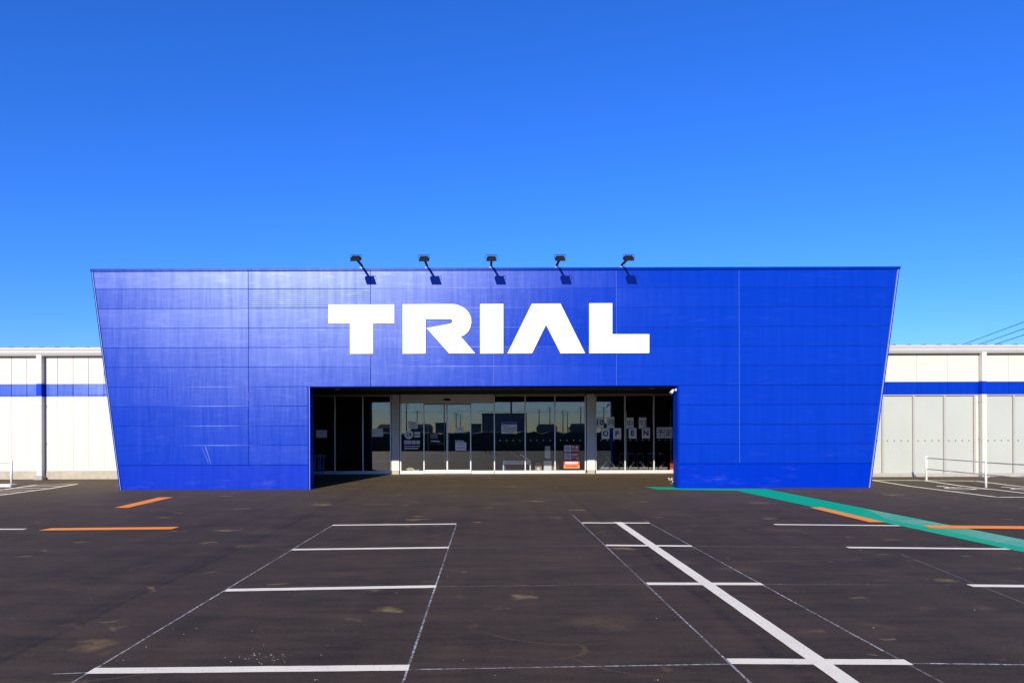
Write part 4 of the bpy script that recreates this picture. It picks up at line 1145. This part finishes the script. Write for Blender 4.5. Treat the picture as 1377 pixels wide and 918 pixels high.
# ================================================================== HANDRAILS
P1, P2 = gp(1245.7, 645.5), gp(1325.8, 655.3)
hr = thing('handrail', 'white two-bar handrail beside the accessible stalls on the right', 'handrail', loc=tuple(P1))
posts = [P1, P2, P2 + (P2 - P1), P2 + (P2 - P1) * 2]
for p in posts:
    z = gz(p.y)
    MB().tube([(p.x, p.y, z - .03), (p.x, p.y, z + .80), (p.x, p.y, z + .805)], [.034, .034, .026], 12).build('post', M['rail_white'], hr)
for h0 in (.735, .375):
    for i in range(len(posts) - 1):
        a, b = posts[i].copy(), posts[i + 1].copy()
        a.z = gz(a.y) + h0; b.z = gz(b.y) + h0 + (.01 if i == 0 else 0)
        d = (b - a).normalized()
        MB().tube([a + d * .033, b - d * .033], .017, 10).build('rail', M['steel'], hr)
Q1 = gp(15.6, 651.0)
hl = thing('handrail', 'white handrail with a lone end post at the left picture edge', 'handrail', loc=tuple(Q1))
for k in range(3):
    p = Q1 + Vector((-2.0 * k, 0, 0)); z = gz(p.y)
    MB().tube([(p.x, p.y, z - .03), (p.x, p.y, z + .79), (p.x, p.y, z + .795)], [.036, .036, .028], 12).build('post', M['rail_white'], hl)
    if k < 2:
        MB().tube([(p.x - .035, p.y, z + .70), (p.x - 1.965, p.y, z + .70)], .018, 10).build('rail', M['rail_white'], hl)

# ================================================================== CABLES AND POLES
def utility_pole(x, y, h, label, group, arms=2, rz=0.0):
    t = thing('utility_pole', label, 'pole', group, (x, y, gz(y)))
    MB().tube([(x, y, gz(y) - .2), (x, y, gz(y) + h)], [.18, .12], 12).build('shaft', M['pole'], t)
    dv = Vector((math.cos(rz), math.sin(rz), 0))
    for k in range(arms):
        c = Vector((x, y, gz(y) + h - .3 - .8 * k))
        ac = MB(); Mr = Matrix.Rotation(rz, 3, 'Z')
        ac.obox(c - Mr @ Vector((0, .15, 0)), 1.8, .09, .09, Mr)
        ca = ac.build('crossarm', M['roof'], t)
        for j in (-.8, 0.35, .8):
            b = c + dv * j - Mr @ Vector((0, .15, 0))
            MB().tube([b + Vector((0, 0, .046)), b + Vector((0, 0, .2))], [.04, .03], 8).build('insulator', M['white'], ca)
    return t
dirv = Vector((316 / F, 1, 0))
A0 = at(1377, 440, 48)
base = A0 - dirv * 14
pn = utility_pole(base.x, base.y, base.z + .2 - .0, 'tall utility pole carrying the cables above the right end of the store', None, 1, 0)
fp_ = base + dirv * 95
utility_pole(fp_.x, fp_.y, base.z + .2, 'far utility pole hidden behind the store roof', None, 1, 0)
for j, (dx, dz, lb) in enumerate(((-.55, .28, 'uppermost of the three thin dark cables above the right roof'), (0.0, .0, 'middle one of the three thin dark cables above the right roof'), (.40, -.30, 'lowest of the three thin dark cables above the right roof'))):
    a = base + Vector((dx, -.15, dz)); b = fp_ + Vector((dx, -.15, dz))
    pts = []
    for i in range(25):
        t = i / 24; p = a.lerp(b, t); p.z -= .55 * 4 * t * (1 - t) * .3; pts.append(p)
    o = MB().tube(pts, .022, 6).build('power_cable', M['cable'])
    tag(o, lb, 'cable', 'power cables above the right wing')

# ================================================================== SURROUNDINGS BEHIND THE CAMERA (seen in the glass)
hm = MB(); rg = random.Random(3)
nx, sec = 260, [(-.7, 0), (-.85, .5), (-.8, 1.1), (-.45, 1.5), (.0, 1.58), (.45, 1.5), (.8, 1.1), (.85, .5), (.7, 0)]
for i in range(nx + 1):
    x = -80 + 160 * i / nx
    for (dy, z) in sec:
        hm.v.append((x + rg.uniform(-.1, .1), -11 + dy + rg.uniform(-.1, .1), z + (rg.uniform(-.12, .14) if z > 0 else 0)))
ns = len(sec)
for i in range(nx):
    for k in range(ns - 1):
        hm.f.append((i * ns + k, i * ns + k + 1, (i + 1) * ns + k + 1, (i + 1) * ns + k)); hm.sm.append(False)
hedge = hm.build('hedge', M['hedge'])
tag(hedge, 'low clipped hedge along the far edge of the parking lot', 'hedge', None, None)
def block(x0, x1, y, dpt, h, mat, label, roof=False, floors=3):
    t = thing('apartment_block' if not roof else 'house', label, 'building', 'buildings across the street', ((x0 + x1) / 2, y, 0))
    MB().box(x0, x1, y - dpt, y, -.2, h).build('wall', M[mat], t)
    if roof:
        xm = (x0 + x1) / 2
        m = MB(); m.add([(x0 - .5, y + .5, h - .1), (x1 + .5, y + .5, h - .1), (x1 + .5, y - dpt - .5, h - .1), (x0 - .5, y - dpt - .5, h - .1), (x0 + 1, y - dpt / 2, h + 2), (x1 - 1, y - dpt / 2, h + 2)],
              [(0, 1, 5, 4), (2, 3, 4, 5), (1, 2, 5), (3, 0, 4), (3, 2, 1, 0)])
        m.build('roof', M['rooftile'], t)
    else:
        MB().box(x0 - .2, x1 + .2, y - dpt - .2, y + .2, h + .002, h + .4).build('parapet', M[mat], t)
    nwin = max(2, int((x1 - x0) / 3))
    for f in range(floors):
        for k in range(nwin):
            xc = x0 + (k + .5) * (x1 - x0) / nwin; zc = 1.5 + f * (h - .5) / floors
            MB().box(xc - .7, xc + .7, y + .003, y + .06, zc - .5, zc + .7).build('window', M['lamp_glass'], t)
    return t
block(-2.2, 17.5, -250, 12, 9.2, 'house_a', 'dark three-storey apartment block across the street')
block(-7.2, -2.6, -250, 10, 4.6, 'house_b', 'low flat-roofed annex beside the apartment block', False, 1)
block(-22, -17.5, -240, 8, 5.0, 'house_a', 'small flat-roofed building across the street', False, 1)
for i, (x, y) in enumerate(((-75, -300), (-58, -310), (-40, -305), (28, -330), (44, -310), (60, -300), (78, -310), (95, -320))):
    block(x, x + 11, y, 9, 3.6, ['house_a', 'house_b'][i % 2], 'low tiled-roof house %s in the row across the street' % ['first', 'second', 'third', 'fourth', 'fifth', 'sixth', 'seventh', 'eighth'][i], True, 1)
for i, (px, Yd, hh) in enumerate(((546.5, 130, 9.0), (561, 190, 9.0), (597.5, 150, 9.4), (613.5, 170, 7.6), (619, 190, 7.6), (725, 170, 8.8), (739.5, 160, 9.0), (757, 180, 8.6), (763, 200, 8.8), (781, 150, 8.8), (687.5, 60, 9.6), (812, 140, 8.4))):
    D = 2 * YG + Yd
    utility_pole((px - CX) / F * D, -Yd, hh, 'utility pole across the street, %s of the poles mirrored in the glass' % ['first', 'second', 'third', 'fourth', 'fifth', 'sixth', 'seventh', 'eighth', 'ninth', 'tenth', 'eleventh', 'twelfth'][i], 'utility poles across the street', 2)
for i, (x0, x1, z) in enumerate(((-120, 0, 7.6), (0, 120, 7.4))):
    pts = [Vector((x0 + (x1 - x0) * t / 20, -150, z - .8 * 4 * (t / 20) * (1 - t / 20) * .5)) for t in range(21)]
    o = MB().tube(pts, .04, 5).build('power_cable', M['cable'])
    tag(o, ['left', 'right'][i] + ' span of street cable mirrored in the entrance glass', 'cable', 'street cables')

# ------------------------------------------------------------------ photographer (mirrored in the glass)
def skin_figure(name, verts, edges, radii, mat, parent=None, sub=2, root=0):
    me = bpy.data.meshes.new(name); me.from_pydata(verts, edges, [])
    o = bpy.data.objects.new(name, me); col.objects.link(o)
    mo = o.modifiers.new('skin', 'SKIN')
    for i, r in enumerate(radii):
        sv = me.skin_vertices[0].data[i]; sv.radius = r if isinstance(r, tuple) else (r, r); sv.use_root = (i == root)
    o.modifiers.new('sub', 'SUBSURF').levels = sub; o.modifiers['sub'].render_levels = sub
    dg = bpy.context.evaluated_depsgraph_get()
    nm = bpy.data.meshes.new_from_object(o.evaluated_get(dg))
    bpy.data.objects.remove(o)
    for p in nm.polygons: p.use_smooth = True
    nm.materials.clear(); nm.materials.append(mat)
    return link(name, nm, parent)
PXo, PYo = 0.05, -0.75
def V(x, y, z): return (PXo + x, PYo + y, z)
per = thing('person', 'person in dark clothes standing behind the camera, mirrored in the glass', 'person', loc=(PXo, PYo, 0))
vb = [V(0, 0, .95), V(0, 0, 1.15), V(0, .01, 1.36), V(0, .02, 1.47), V(0, .04, 1.56), V(0, .05, 1.66),
      V(-.19, .01, 1.40), V(-.27, .06, 1.14), V(-.16, .28, 1.20), V(-.12, .36, 1.25),
      V(.19, .01, 1.40), V(.27, .06, 1.14), V(.16, .28, 1.20), V(.12, .36, 1.25),
      V(-.10, 0, .90), V(-.13, .02, .50), V(-.15, -.02, .09), V(-.16, .14, .04),
      V(.10, 0, .90), V(.14, .02, .50), V(.17, -.02, .09), V(.19, .14, .04)]
eb = [(0, 1), (1, 2), (2, 3), (3, 4), (4, 5), (2, 6), (6, 7), (7, 8), (8, 9), (2, 10), (10, 11), (11, 12), (12, 13), (0, 14), (14, 15), (15, 16), (16, 17), (0, 18), (18, 19), (19, 20), (20, 21)]
rb = [(.16, .11), (.145, .10), (.15, .10), .055, .075, .09, .07, .052, .042, .035, .07, .052, .042, .035, .09, .065, .045, .035, .09, .065, .045, .035]
skin_figure('body', vb, eb, rb, M['cloth'], per)
skin_figure('head', [V(0, .05, 1.55), V(0, .055, 1.63), V(0, .045, 1.71)], [(0, 1), (1, 2)], [.072, .092, .08], M['skin'], per, 2)
skin_figure('hair', [V(0, .02, 1.64), V(0, .015, 1.70), V(0, .04, 1.75)], [(0, 1), (1, 2)], [.088, .093, .07], M['hair'], per, 2)
